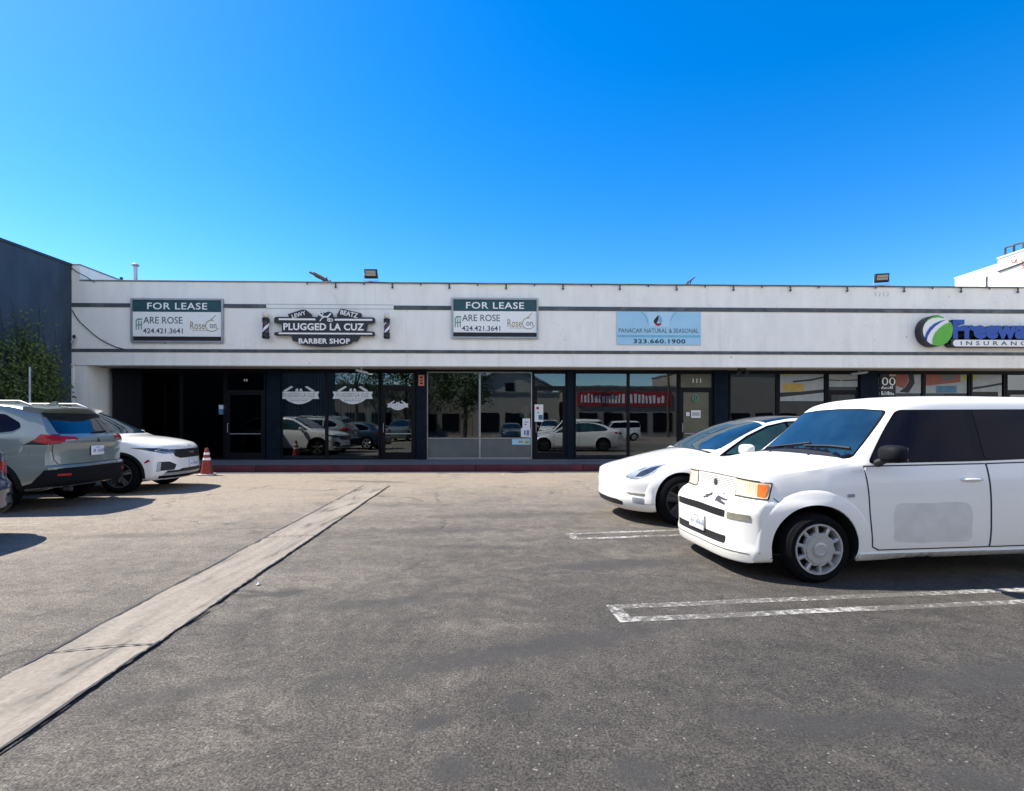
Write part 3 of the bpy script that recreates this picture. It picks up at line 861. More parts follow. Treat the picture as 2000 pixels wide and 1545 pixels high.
# barber shop sign
s = sc(640)
t = at_wall("barber_shop_sign", "black and white cut-out barber shop sign with ribbon, plaques and crossed razors", "sign", 638, 640)
def P_(px, py): return ((px - 638) * s, (640 - py) * s)
bar_t = [P_(*q) for q in ((541, 624.5), (541, 633), (545, 634), (556, 634), (556, 651), (545, 651), (541, 652), (541, 657), (544, 657.5), (731, 657.5), (733, 656), (733, 650), (731, 649), (717, 648.5), (719, 633), (731, 632.5), (733.5, 631), (733.5, 623), (731, 621.5), (544, 621.5))]
bm = bmesh.new(); prism(bm, round_poly(bar_t, .03, 3), -.16, -.06); 
obj("ribbon", bm, M['signblack'], t)
bm = bmesh.new(); prism(bm, [P_(*q) for q in ((567, 616), (595, 607), (601, 607.5), (612, 616), (611, 622.5), (569, 623))], -.15, -.055)
prism(bm, [P_(*q) for q in ((669, 604.5), (707, 613.5), (708, 617), (705, 624), (661, 622), (661, 617), (667, 606))], -.15, -.055)
obj("plaque", bm, M['signblack'], t)
bm = bmesh.new(); prism(bm, [P_(*q) for q in ([(574, 656), (576, 668), (586, 668), (588, 674)] + [(588 + 96 * i / 10, 674 + 5 * math.sin(math.pi * i / 10)) for i in range(1, 10)] + [(686, 673), (690, 668), (699, 668), (705, 657)])], -.152, -.05)
obj("lower_panel", bm, M['signblack'], t)
bm = bmesh.new(); prism(bm, round_poly([P_(*q) for q in ((626, 613), (630, 610.5), (637, 614), (645, 610.5), (651, 612), (653, 620), (649, 633), (628, 633), (624, 620))], .05, 3), -.158, -.058)
obj("crest", bm, M['signblack'], t)
bm = bmesh.new()
for q0, q1, a, b_ in ((550, 620, 624.5, 628), (657, 729, 624.8, 628.3), (550, 729, 652, 655)):
    x0, z0 = P_(q0, b_); x1, z1 = P_(q1, a); box(bm, x0, x1, -.172, -.161, z0, z1)
obj("white_line", bm, M['signwhite'], t)
x, z = P_(636, 640.5)
text("lettering", "PLUGGED LA CUZ", M['signwhite'], t, x, -.178, z, h=.215, w=154 * s, depth=.017, bold=.028, space=1.05)
x, z = P_(637, 668)
text("lettering", "BARBER SHOP", M['signwhite'], t, x, -.168, z, h=.16, w=98 * s, depth=.015, bold=.028, space=1.08)
x, z = P_(588, 617)
text("lettering", "LEWY", M['signwhite'], t, x, -.162, z, rot=-.3, h=.12, w=27 * s, depth=.011, bold=.02)
x, z = P_(684.5, 615)
text("lettering", "BEATZ", M['signwhite'], t, x, -.162, z, rot=.22, h=.145, w=34 * s, depth=.011, bold=.02)
bm = bmesh.new()
for k in (-1, 1):
    pts = []
    for i in range(11):
        a = i / 10
        px = 638.5 + k * (-11 + 21 * a); py = 614 + 15 * a + 2.5 * math.sin(a * 6.5)
        X, Zz = P_(px, py); pts.append((X, -.168 - .003 * k, Zz))
    tube(bm, pts, [.028 - .014 * abs(i - 3) / 7 for i in range(11)], 6)
X, Zz = P_(630, 615.5); tube(bm, [(X + .07 * math.cos(R(q)), -.166, Zz + .05 * math.sin(R(q))) for q in range(0, 361, 30)], .015, 5)
X, Zz = P_(648, 627.5); tube(bm, [(X + .08 * math.cos(R(q)), -.166, Zz + .04 * math.sin(R(q))) for q in range(0, 361, 30)], .015, 5)
obj("crossed_razors", bm, M['signwhite'], t)

# barber poles
def stripes_mat():
    m, N, L, P = new_mat("barber_pole_spiral")
    P.inputs["Roughness"].default_value = 0.25
    tc = N.new("ShaderNodeTexCoord"); sx = N.new("ShaderNodeSeparateXYZ"); L.new(tc.outputs["Object"], sx.inputs[0])
    at = N.new("ShaderNodeMath"); at.operation = 'ARCTAN2'; L.new(sx.outputs["Y"], at.inputs[0]); L.new(sx.outputs["X"], at.inputs[1])
    ma = N.new("ShaderNodeMath"); ma.operation = 'MULTIPLY_ADD'; ma.inputs[1].default_value = -1 / (2 * math.pi) * 2
    mz = N.new("ShaderNodeMath"); mz.operation = 'MULTIPLY'; mz.inputs[1].default_value = 3.6
    L.new(sx.outputs["Z"], mz.inputs[0]); L.new(at.outputs[0], ma.inputs[0]); L.new(mz.outputs[0], ma.inputs[2])
    fr = N.new("ShaderNodeMath"); fr.operation = 'FRACT'; L.new(ma.outputs[0], fr.inputs[0])
    cr = N.new("ShaderNodeValToRGB"); cr.color_ramp.interpolation = 'CONSTANT'
    e = cr.color_ramp.elements
    e[0].position = 0; e[0].color = (0.78, 0.80, 0.84, 1); e[1].position = 0.34; e[1].color = (0.010, 0.014, 0.045, 1)
    x = e.new(0.62); x.color = (0.30, 0.02, 0.03, 1); x = e.new(0.72); x.color = (0.010, 0.014, 0.045, 1)
    L.new(fr.outputs[0], cr.inputs["Fac"]); L.new(cr.outputs[0], P.inputs["Base Color"])
    return m
M['spiral'] = stripes_mat()
def barber_pole():
    t = thing("barber_pole", "", "barber pole")
    b = bmesh.new(); lathe(b, [(.0, -.38), (.085, -.38), (.105, -.35), (.105, -.29), (.095, -.26), (.105, -.235), (.105, -.20), (.0, -.20)], seg=28); obj("base_cap", b, M['signblack'], t, smooth=40)
    b = bmesh.new(); lathe(b, [(.0, -.199), (.088, -.199), (.088, .109), (.0, .109)], seg=36); obj("striped_cylinder", b, M['spiral'], t, smooth=40)
    b = bmesh.new(); lathe(b, [(.0, .11), (.105, .11), (.105, .145), (.095, .17), (.105, .19), (.105, .23), (.07, .255), (.0, .255)], seg=28); obj("top_cap", b, M['signblack'], t, smooth=40)
    b = bmesh.new(); lathe(b, [(.0, .256), (.06, .256)] + [(.098 * math.cos(R(q)), .345 + .105 * math.sin(R(q))) for q in range(-55, 91, 12)], seg=28); obj("globe", b, M['cream'], t, smooth=60)
    b = bmesh.new(); box(b, -.04, .04, .08, .185, -.33, -.27); box(b, -.04, .04, .08, .185, .17, .22); obj("bracket", b, M['signblack'], t)
    return t
bp = barber_pole()
bp.location = B(U(519, -.19), -.19, Z(519, 637, -.19)); bp.rotation_euler = (0, 0, TH)
bp["label"] = "striped barber pole with cream globe, left of the barber shop sign"; bp["group"] = "barber poles beside the sign"
b2 = copy_tree(bp); b2.location = B(U(755.5, -.19), -.19, Z(755.5, 638, -.19)); b2.rotation_euler = (0, 0, TH + .5); b2.scale = (.93, .93, .97)
b2["label"] = "striped barber pole with cream globe, right of the barber shop sign"

# light blue banner
s = sc(1286)
t = at_wall("vinyl_banner", "light blue vinyl banner with a drop emblem and phone number", "banner", 1286.5, 642)
def P2(px, py): return ((px - 1286.5) * s, (642 - py) * s)
w, h = 165 * s, 64 * s
b = bmesh.new(); box(b, -w / 2, w / 2, -.03, -.024, -h / 2, h / 2); obj("sheet", b, M['banner'], t)
b = bmesh.new()
x0, z0 = P2(1204.6, 659.5); x1, z1 = P2(1368.4, 655); box(b, x0, x1, -.0325, -.0305, z0, z1)
prism(b, [P2(*q) for q in ((1254, 610.3), (1260, 616), (1264, 624), (1266, 634), (1264.5, 634), (1262, 624), (1257, 616), (1250, 610.3))], -.0325, -.0305)
prism(b, [P2(*q) for q in ((1318, 610.3), (1312, 618), (1309, 627), (1310, 627), (1314, 618), (1322, 610.3))], -.0325, -.0305)
obj("print", b, M['banner_dark'], t)
b = bmesh.new(); prism(b, [P2(*q) for q in ((1260, 610.4), (1313, 610.4), (1308, 622), (1306, 638), (1268, 638), (1266, 622))], -.0318, -.0303); obj("print", b, M['banner_light'], t)
b = bmesh.new(); prism(b, [P2(*q) for q in ((1286, 615.5), (1283, 618), (1277, 625), (1275.8, 629), (1278, 633), (1282, 632), (1285.5, 624))], -.0345, -.0335); obj("emblem", b, M['black'], t)
b = bmesh.new(); prism(b, [P2(*q) for q in ((1287, 616), (1291, 620), (1293.5, 627), (1292.5, 631), (1287, 631), (1285.6, 626))], -.0345, -.0335); obj("emblem", b, M['banner_dark'], t)
b = bmesh.new(); prism(b, [P2(*q) for q in ((1277.5, 632), (1281, 631.8), (1292, 632), (1290, 635.5), (1285, 637.5), (1280, 636))], -.0348, -.0338); obj("emblem", b, M['redlens'], t)
x, z = P2(1286, 646.3); text("lettering", "PANACAR NATURAL & SEASONAL", M['ink'], t, x, -.0338, z, h=.135, w=157 * s, depth=.003, bold=.0)
x, z = P2(1287.5, 667); text("lettering", "323.660.1900", M['black'], t, x, -.0338, z, h=.138, w=102 * s, depth=.003, bold=.022, space=1.1)

# insurance sign: round emblem, big blue channel letters, white pill
s = sc(1840, -.25)
t = at_wall("insurance_sign", "blue channel-letter insurance sign with round green emblem and white strip", "sign", 1840, 646, -.25)
def P3(px, py): return ((px - 1840) * s, (646 - py) * s)
b = bmesh.new(); c = P3(1827.5, 646.5)
prism(b, arc(c[0], c[1], 30.5 * s, 30.5 * s, 0, 352, 44), -.01, .22); obj("emblem_can", b, M['signblack'], t, smooth=30)
def disc_part(pts, y, m):
    b = bmesh.new(); prism(b, [P3(*q) for q in pts], y, y + .004); obj("emblem", b, M[m], t)
ci = lambda a: (1830 + 29 * math.cos(R(a)), 646.2 - 29 * math.sin(R(a)))
disc_part([ci(a) for a in range(40, 281, 8)] + [ci(a) for a in range(280, 400, 10)], -.016, 'signwhite')
disc_part([ci(a) for a in range(64, 172, 6)] + [(1804, 634), (1811, 626), (1820, 622), (1832, 620.5), (1843, 622)], -.022, 'fw_green')
disc_part([(1848, 624.6), (1836, 627), (1824, 632), (1814, 640), (1807, 651), (1804, 660), (1808, 667), (1810, 657), (1817, 646), (1826, 637), (1838, 629)], -.028, 'fw_blue')
disc_part([(1855, 629), (1845, 633), (1834, 641), (1825, 651), (1820, 662), (1820, 674), (1828, 676), (1838, 675), (1849, 669), (1857, 658), (1860, 645), (1859, 636)], -.034, 'fw_green')
for body, mt, y, d in (("signblack", M['signblack'], -.0, .22), ("fw", M['fw_blue'], -.012, .011)):
    me = text_mesh("Freeway", h=.76, w=2.75, depth=d, bold=.05, space=1.0)
    me.transform(Matrix.Translation((P3(1858, 0)[0] + 2.85 / 2, y, P3(0, 643.5)[1] - .075)))
    link_mesh("lettering" if body == "fw" else "letter_return", me, mt, t)
x0, z0 = P3(1857, 677.5); x1, z1 = P3(1857, 663)
r = (z1 - z0) / 2
pill = arc(x0 + r, z0 + r, r, r, 90, 270, 12) + arc(x0 + 2.75, z0 + r, r, r, -90, 90, 12)
b = bmesh.new(); prism(b, [(p[0], p[1]) for p in pill], -.01, .22); obj("strip_can", b, M['signblack'], t, smooth=30)
pill = arc(x0 + r + .05, z0 + r, r * .88, r * .88, 90, 270, 12) + arc(x0 + 2.75, z0 + r, r * .88, r * .88, -90, 90, 12)
b = bmesh.new(); prism(b, [(p[0], p[1]) for p in pill], -.018, -.0105); obj("strip_face", b, M['signwhite'], t, smooth=30)
text("lettering", "INSURANCE", M['ink'], t, x0 + 1.48, -.023, z0 + r, h=.125, w=2.35, depth=.004, bold=.012, space=1.75)

# faint painted number by the right floodlight
text("painted_number", "5212", M['alu'], bld, U(1722, 0), -.004, Z(1722, 575, 0), h=.12, w=.46, depth=.0035, bold=-.012, space=1.5)

# ------------------------------------------------------------------ things on the roof and parapet
def floodlight(px, py, rz, label):
    p = B(U(px, -.02), -.02, Zt + .044)
    t = thing("floodlight", label, "floodlight", p, TH + rz, "floodlights on the parapet")
    b = bmesh.new(); box(b, -.19, .19, -.05, .07, .10, .38, bev=.012)
    for i in range(7): box(b, -.17 + i * .052, -.155 + i * .052, .0705, .10, .12, .36)
    bmesh.ops.rotate(b, verts=b.verts, cent=(0, 0, .24), matrix=Matrix.Rotation(R(14), 3, 'X'))
    h = obj("housing", b, M['black'], t, smooth=35)
    b = bmesh.new(); box(b, -.155, .155, -.056, -.0505, .18, .255); box(b, -.155, .155, -.056, -.0505, .265, .335)
    bmesh.ops.rotate(b, verts=b.verts, cent=(0, 0, .24), matrix=Matrix.Rotation(R(14), 3, 'X'))
    obj("lens", b, M['lampface'], t)
    b = bmesh.new(); tube(b, [(-.17, .01, .24), (-.215, .01, .22), (-.215, .01, .03), (0, .01, .02), (.215, .01, .03), (.215, .01, .22), (.17, .01, .24)], .012, 6)
    lathe(b, [(0, 0), (.05, 0), (.05, .03), (0, .03)], seg=16)
    obj("bracket", b, M['galv'], t)
floodlight(724.5, 552, 0.0, "black floodlight on the parapet above the barber shop sign")
floodlight(1722, 559, -.25, "black tilted floodlight on the parapet at the right end")

def timber(px, tips, label):
    p = B(U(px, .25), .25, Zt + .046)
    t = thing("weathered_timber", label, "timber", p, TH, "broken timbers on the parapet")
    b = bmesh.new(); rr = random.Random(px)
    for pts, r0 in tips:
        out = []; rad = []
        n = 9
        for i in range(n):
            a = i / (n - 1)
            k = a * (len(pts) - 1); j = min(int(k), len(pts) - 2); f = k - j
            q = [pts[j][c] * (1 - f) + pts[j + 1][c] * f for c in range(2)]
            out.append((q[0] + rr.uniform(-.006, .006), rr.uniform(-.012, .012), q[1])); rad.append(r0 * (1 - .55 * a) * rr.uniform(.75, 1.25))
        tube(b, out, rad, 7)
    return obj("trunk", b, M['wood'], t, smooth=50)
timber(637, [(((.12, -.02), (-.1, .16), (-.5, .35)), .085), (((.02, .0), (-.06, .14), (-.38, .345)), .06), (((.1, .05), (.14, .1)), .035), (((-.03, .1), (.03, .2)), .04)], "broken brown timber leaning left on the parapet beside the floodlight")
timber(1338, [(((0, -.02), (.1, .14), (.32, .30)), .045), (((.17, -.02), (.17, .12), (.2, .2)), .02), (((.05, .0), (.08, .16)), .03)], "small broken timber leaning right on the parapet above the blue banner")

def vent(px, py_top, py_base, v, rad, mname, label, cap=True):
    u = U(px, v); z1 = Z(px, py_top, v)
    t = thing("vent_pipe", label, "vent pipe", B(u, v, 5.05), TH)
    b = bmesh.new(); h = z1 - 5.05
    lathe(b, [(0, 0), (rad * 1.7, 0), (rad * 1.7, .03), (rad, .08), (rad, h), (0, h)], seg=18); obj("pipe", b, M[mname], t, smooth=40)
    if cap:
        b = bmesh.new(); lathe(b, [(0, h + .001), (rad * .9, h + .001), (rad * 1.9, h + .03), (rad * 1.8, h + .07), (rad * .6, h + .12), (0, h + .125)], seg=18); obj("rain_cap", b, M['alu'], t, smooth=40)
vent(264.5, 521, 552, 2.0, .06, 'galv', "tall grey vent pipe with rain cap behind the left parapet")
vent(237, 542, 552, 2.6, .05, 'black', "short black vent pipe on the roof by the left parapet", False)

# string of bulbs along the parapet edge
t = thing("string_lights", "string of small dark bulbs hanging along the parapet edge", "string lights", B(U(600, -.04), -.04, Zt), TH)
b = bmesh.new(); spts = []
px = 600; us = []
while px < 2040:
    us.append(U(px, -.04) - U(600, -.04)); px += 55.5
for i, u in enumerate(us):
    spts.append((u, -.012, .012))
    if i < len(us) - 1:
        spts.append(((u + us[i + 1]) / 2, -.012, .022 if i % 3 else -.004))
tube(b, spts, .010, 5); obj("wire", b, M['cable'], t)
for i, u in enumerate(us):
    b = bmesh.new(); lathe(b, [(0, .0), (.022, .0), (.022, -.07), (.014, -.075), (.034, -.12), (.03, -.155), (0, -.17)] if i % 2 else [(0, 0), (.02, 0), (.02, -.06), (0, -.065)], seg=10, origin=(u, -.012, 0))
    obj("bulb", b, M['cable'], t, smooth=50)

# loose cables at the left end
def cable(name, pts, rad, label):
    t = thing(name, label, "cable", pts[0], 0)
    b = bmesh.new(); p0 = Vector(pts[0]); tube(b, [Vector(p) - p0 for p in pts], rad, 6)
    obj("strand", b, M['cable'], t)
def wp(px, py, v=-.03): return B(U(px, v), v, Z(px, py, v))
cable("hanging_cable", [wp(*q) for q in ((141, 606), (147, 617), (156, 629), (168, 640), (180, 651), (193, 661), (207, 669), (224, 677), (243, 682.5))], .014, "dark cable sagging across the fascia left of the for lease board")
cable("hanging_cable", [wp(*q, v=-.05) for q in ((128, 513), (139, 523), (150, 531), (165, 539), (185, 551))], .014, "dark cable running down over the raised left parapet")
t = at_wall("wall_sprinkler", "small white bracket lamp low on the left end of the fascia", "wall lamp", 146.5, 672)
b = bmesh.new(); tube(b, [(-.05, -.01, .08), (-.05, -.09, .06), (0, -.10, .0), (.0, -.10, -.1)], .018, 6); tube(b, [(0, -.10, 0), (.05, -.11, .06), (.06, -.11, .16)], .022, 6); obj("arm", b, M['galv'], t, smooth=40)
b = bmesh.new(); lathe(b, [(0, .15), (.03, .15), (.045, .2), (.03, .25), (0, .26)], seg=12, origin=(.06, -.11, 0)); obj("lamp_head", b, M['black'], t, smooth=40)

# cameras and lamps under the soffit
def soffit_cam(px, v, L_, rz, label, name="security_camera", mt='galv'):
    t = thing(name, label, "camera" if name == "security_camera" else "lamp", B(U(px, v), v, Zs), TH + rz)
    b = bmesh.new(); lathe(b, [(0, -.001), (.05, -.001), (.05, -.03), (.02, -.05), (.02, -.12), (0, -.12)], seg=14); obj("mount", b, M[mt], t, smooth=40)
    b = bmesh.new(); tube(b, [(-L_ / 2, 0, -.10), (-L_ / 2 + .05, 0, -.11), (L_ / 2 - .05, 0, -.17), (L_ / 2, 0, -.175)], [.03, .042, .042, .035], 12); obj("housing", b, M[mt], t, smooth=40)
    b = bmesh.new(); tube(b, [(-L_ / 2 - .02, 0, -.098), (-L_ / 2 - .001, 0, -.10)], .034, 12); obj("lens", b, M['black'], t)
    if name == "security_camera":
        b = bmesh.new(); tube(b, [(L_ / 2, 0, -.175), (L_ / 2 + .02, .1, -.2), (L_ / 2 + .16, .12, -.21)], .02, 8); obj("arm", b, M['signwhite'], t)
soffit_cam(706, .25, .34, .15, "grey tube camera under the soffit beside the barber shop door")
soffit_cam(1678, .35, .55, math.pi, "long grey tube lamp under the soffit above the white box-shaped car", "soffit_lamp", "coping")
t = thing("twin_spotlight", "black twin spotlight under the soffit between numbered olive door and poster windows", "spotlight", B(U(1449, .3), .3, Zs), TH)
b = bmesh.new(); box(b, -.12, .12, -.05, .05, -.05, -.001, bev=.01); obj("mount", b, M['black'], t)
for k in (-1, 1):
    b = bmesh.new(); tube(b, [(k * .09, 0, -.05), (k * .11, -.02, -.10)], .015, 6); tube(b, [(k * .11, .05, -.09), (k * .13, -.08, -.17)], [.045, .065], 12); obj("lamp_head", b, M['black'], t, smooth=40)

# ------------------------------------------------------------------ notices, numbers and decals on the shop-fronts
def on_glass(name, label, cat, px, py, v=GV - .004, group=None): return at_wall(name, label, cat, px, py, v, group)
gs = sc(800, GV)
def card(name, label, px, py, wpx, hpx, m, v=GV - .004, cat="notice", stripes=None, th=.004):
    t = on_glass(name, label, cat, px, py, v)
    b = bmesh.new(); w, h = wpx * gs, hpx * gs
    box(b, -w / 2, w / 2, -th, 0, -h / 2, h / 2); o = obj("sheet", b, M[m], t)
    for k, (mm, x0, x1, z0, z1) in enumerate(stripes or []):
        b = bmesh.new(); box(b, -w / 2 + x0 * w, -w / 2 + x1 * w, -th - .0022 - .0004 * k, -th - .0002, -h / 2 + z0 * h, -h / 2 + z1 * h); obj("print", b, M[mm], t)
    return t
card("notice", "blue and white notice on the vacant unit's dark window", 434, 800, 13, 19, 'poster_blue', stripes=[('paper', .0, 1, .82, .92), ('banner_light', .05, .95, .55, .8)])
card("number_plate", "salmon vertical street number plate beside the barber shop door", 823, 743, 11, 21, 'salmon', v=GV - .106, cat="number plate", stripes=[('gap', .25, .75, .68, .86), ('gap', .3, .7, .42, .56), ('gap', .25, .75, .14, .32)])
card("flyer", "tall white flyer with red and blue print on the glass door", 1052.5, 807, 17, 34, 'paper', v=GV - .022, stripes=[('redlens', .2, .5, .72, .86), ('poster_blue', .45, .95, .12, .4), ('greenink', .3, .55, .5, .56)])
card("flyer", "upper white notice with dark lettering low in the silver framed window", 1028, 827, 15, 19, 'paper', stripes=[('ink', .25, .75, .6, .66), ('ink', .3, .5, .3, .45)])
card("flyer", "lower white notice with blue print in the silver framed window", 1027, 845, 19, 17, 'paper', stripes=[('plate_blue', .3, .5, .2, .75), ('plate_blue', .58, .85, .15, .8)])
card("flyer", "blue and yellow sticker strip on the grey knee panel", 1018, 863, 36, 11, 'banner', v=GV - .002, stripes=[('poster_yellow', .35, .62, .3, .7), ('poster_green', .7, .95, .2, .7)])
card("flyer", "white notice taped on the olive door numbered 111", 1359, 809, 19, 15, 'paper', v=GV - .022, stripes=[('alu', .1, .9, .25, .75)])
card("sticker", "small pale sticker beside the notice on the olive door", 1343.5, 809, 7, 8, 'decal', v=GV - .022, cat="sticker")
card("card", "small mustard card inside the silver framed window", 1025, 799, 15, 14, 'poster_yellow', v=GV + .03)
card("card", "small cream card below the mustard card in the window", 1022, 811, 13, 9, 'cream', v=GV + .03)
t = on_glass("round_sticker", "round teal ring sticker on the olive door", "sticker", 1358, 778, GV - .022)
b = bmesh.new(); tube(b, [(.085 * math.cos(R(q)), -.003, .105 * math.sin(R(q))) for q in range(0, 361, 20)], .018, 6); tube(b, [(-.02, -.003, .03), (.02, -.003, -.03)], .02, 6); obj("ring", b, M['greenink'], t)

def number(px, py, s_, label, h=.125, v=GV - .003):
    t = on_glass("door_number", label, "number", px, py, v)
    text("lettering", s_, M['signwhite'], t, 0, -.003, 0, h=h, depth=.003, bold=.02, space=1.25)
number(1361, 743.5, "111", "white number 111 on the olive transom", .14)
number(480, 743, "99", "small white number over the vacant unit's door", .085)
number(774, 748.5, "105", "small white number over the barber shop door", .075)

def barber_decal(px, py, k, label, v=GV - .003, grp="barber decals on the glass"):
    t = on_glass("window_decal", label, "decal", px, py, v, grp)
    q = gs * k
    b = bmesh.new(); prism(b, [(x * q, z * q) for x, z in ((-39, 7), (-36, 0), (-39, -7), (-31, -7), (31, -7), (39, -7), (36, 0), (39, 7))], -.002, 0); obj("ribbon", b, M['decal'], t)
    b = bmesh.new(); prism(b, [(x * q, z * q) for x, z in [(-26, -7.4), (26, -7.4)] + [(26 - 52 * i / 10, -8.5 - 9 * math.sin(math.pi * i / 10)) for i in range(1, 10)]], -.002, 0); obj("lower_panel", b, M['decal'], t)
    b = bmesh.new()
    for sgn in (-1, 1):
        prism(b, [(x * q * sgn, z * q) for x, z in ((11, 16), (15, 18), (30, 9), (28, 7.3), (24, 7.3))], -.0026, -.0004)
        prism(b, [(x * q * sgn, z * q) for x, z in ((1, 7.4), (7, 7.4), (6, 12), (2, 13.5))], -.0031, -.0027)
    obj("razors", b, M['decal'], t)
    text("lettering", "PLUGGED LA CUZ", M['decalink'], t, 0, -.0045, 0, h=7.5 * q, w=62 * q, depth=.002, bold=.0)
    text("lettering", "BARBER SHOP", M['decalink'], t, 0, -.0045, -10.5 * q, h=3.2 * q, w=32 * q, depth=.002)
barber_decal(584, 772, 1.0, "white ribbon decal on the left barber shop window")
barber_decal(689, 772, 1.0, "white ribbon decal on the right barber shop window")
barber_decal(777, 792, .52, "small white ribbon decal on the barber shop door", GV - .022)

# window posters of the insurance office (right end)
def poster(px, py, wpx, hpx, shapes, label, v=GV - .001):
    t = on_glass("window_poster", label, "poster", px, py, v)
    b = bmesh.new(); w, h = wpx * gs, hpx * gs
    box(b, -w / 2, w / 2, -.004, 0, -h / 2, h / 2); obj("sheet", b, M['poster_grey'], t)
    for k, (m, poly) in enumerate(shapes):
        b = bmesh.new(); prism(b, [(-w / 2 + p[0] * w, -h / 2 + p[1] * h) for p in poly], -.0062 - .0005 * k, -.0042); obj("print", b, M[m], t)
poster(1566, 756, 88, 56, [('black', [(0.0, .30), (.5, .34), (1, .42), (1, .30), (.5, .22), (0, .14)]), ('poster_yellow', [(.06, .34), (.55, .34), (.55, .62), (.06, .62)]), ('black', [(.3, .72), (.7, .78), (1, .88), (1, .82), (.7, .72), (.3, .66)]), ('poster_green', [(.05, .88), (.4, .92), (.4, 1), (.05, .97)])], "grey window poster with a mustard block, left of the insurance door")
poster(1647, 741, 58, 30, [('black', [(0, .5), (.4, .45), (.4, .38), (0, .42)]), ('black', [(.45, .45), (1, .5), (1, .42), (.45, .38)])], "grey film on the transom over the insurance door")
poster(1647, 778, 56, 24, [('poster_blue', [(.02, 0), (.3, 0), (.3, .95), (.02, .9)]), ('beige', [(.34, 0), (.74, 0), (.74, .8), (.6, .98), (.36, .85)])], "blue and beige cards behind the insurance door glass", GV + .04)
poster(1768, 744, 64, 50, [('poster_red', [(.0, 1), (.55, 1), (.6, .5), (.45, .2), (.05, .35)]), ('black', [(.55, 1), (.75, .9), (.8, .4), (.6, .02), (.3, .05), (.5, .25), (.62, .5)])], "window poster with a rust red rounded block right of the navy pilaster")
poster(1848, 744, 84, 50, [('poster_red', [(0, .98), (.85, .98), (.85, .45), (0, .3)]), ('kneepanel', [(.38, .95), (.75, .95), (.75, .55), (.38, .5)]), ('poster_green', [(.88, 1), (1, 1), (1, .55), (.88, .5)]), ('poster_blue', [(.25, .02), (.75, .02), (.75, .3), (.25, .3)])], "window poster with red, green and blue blocks above the white car's roof")
poster(1928, 744, 60, 44, [('poster_green', [(0, 1), (.2, 1), (.12, .55), (0, .5)]), ('black', [(0, .2), (.5, .3), (1, .42), (1, .32), (.5, .2), (0, .1)])], "pale window poster with a lime corner near the right edge")
t = on_glass("round_lettering_sign", "black and white shop lettering panel beside the navy pilaster on the right", "sign", 1732, 752, GV - .012)
b = bmesh.new(); box(b, -.28, .3, -.003, 0, -.5, .28); obj("panel", b, M['black'], t)
b = bmesh.new(); box(b, .08, .3, -.004, -.0032, .285, .62); obj("upper_strip", b, M['beige'], t)
text("lettering", "100", M['signwhite'], t, -.02, -.007, .12, h=.26, w=.62, depth=.003, bold=-.004)
b = bmesh.new()
rr = random.Random(4)
for zz in (-.13, -.33):
    x = -.26
    while x < .2:
        w_ = rr.uniform(.02, .06); box(b, x, x + w_, -.0055, -.0035, zz, zz + rr.choice((.05, .09, .12))); x += w_ + rr.uniform(.012, .03)
obj("small_print", b, M['decal'], t)

# things seen through the glass
def vblind(p0, p1, zlo, label):
    t = thing("vertical_blind", label, "window blind", B(U((p0 + p1) / 2, GV + .35), GV + .35, 3.0), TH, "vertical blinds in the barber shop")
    ua, ub = U(p0, GV + .35), U(p1, GV + .35); c = (ua + ub) / 2
    b = bmesh.new(); rr = random.Random(int(p0))
    x = ua
    while x < ub:
        a = rr.uniform(-.3, .9); w = .045
        q = [(x - c - w * math.cos(a), -w * math.sin(a)), (x - c + w * math.cos(a), w * math.sin(a))]
        for k in range(1):
            A = [b.verts.new((q[0][0], q[0][1], 0)), b.verts.new((q[1][0], q[1][1], 0)), b.verts.new((q[1][0], q[1][1], zlo - 3.0)), b.verts.new((q[0][0], q[0][1], zlo - 3.0))]
            b.faces.new(A)
        x += .105
    obj("slats", b, M['blind'], t)
vblind(552, 636, 1.35, "grey vertical blind inside the left barber shop window")
vblind(644, 738, 1.35, "grey vertical blind inside the right barber shop window")

def shop_chair(px, v, m, rz, label):
    t = thing("shop_chair", label, "chair", B(U(px, v), v, .205), TH + rz)
    for sx in (-.2, .2):
        for sy in (-.2, .2):
            b = bmesh.new(); tube(b, [(sx, sy, .0), (sx * .9, sy * .9, .44)], .018, 8); obj("leg", b, M['black'], t)
    b = bmesh.new(); box(b, -.23, .23, -.23, .23, .44, .49, bev=.02); obj("seat", b, M[m], t, smooth=40)
    b = bmesh.new(); box(b, -.22, .22, .2, .24, .56, .95, bev=.02); box(b, -.17, -.14, .205, .235, .48, .57); box(b, .14, .17, .205, .235, .48, .57); obj("backrest", b, M[m], t, smooth=40)
shop_chair(757, 1.6, 'redlens', .6, "red chair just inside the barber shop door")
t = thing("yellow_table", "yellow metal table behind the barber shop door glass", "table", B(U(778, 1.7), 1.7, .205), TH)
b = bmesh.new(); box(b, -.35, .35, -.22, .22, .68, .72, bev=.01); obj("table_top", b, M['yellow'], t)
for sx in (-.31, .31):
    for sy in (-.18, .18):
        b = bmesh.new(); box(b, sx - .03, sx + .03, sy - .02, sy + .02, 0, .679); obj("leg", b, M['yellow'], t)
for i, (px, v) in enumerate(((872, 1.8), (905, 2.0))):
    shop_chair(px, v, 'fabric_blue', 3.0 + .4 * i, ["blue chair inside the silver framed window, left one", "blue chair inside the silver framed window, right one"][i])
t = thing("potted_plant", "dark leafy potted plant inside the silver framed window", "plant", B(U(965, 1.5), 1.5, .205), TH)
b = bmesh.new(); lathe(b, [(0, 0), (.16, 0), (.21, .36), (.19, .37), (.18, .33), (0, .33)], seg=20); obj("pot", b, M['cream'], t, smooth=40)
b = bmesh.new(); rr = random.Random(11)
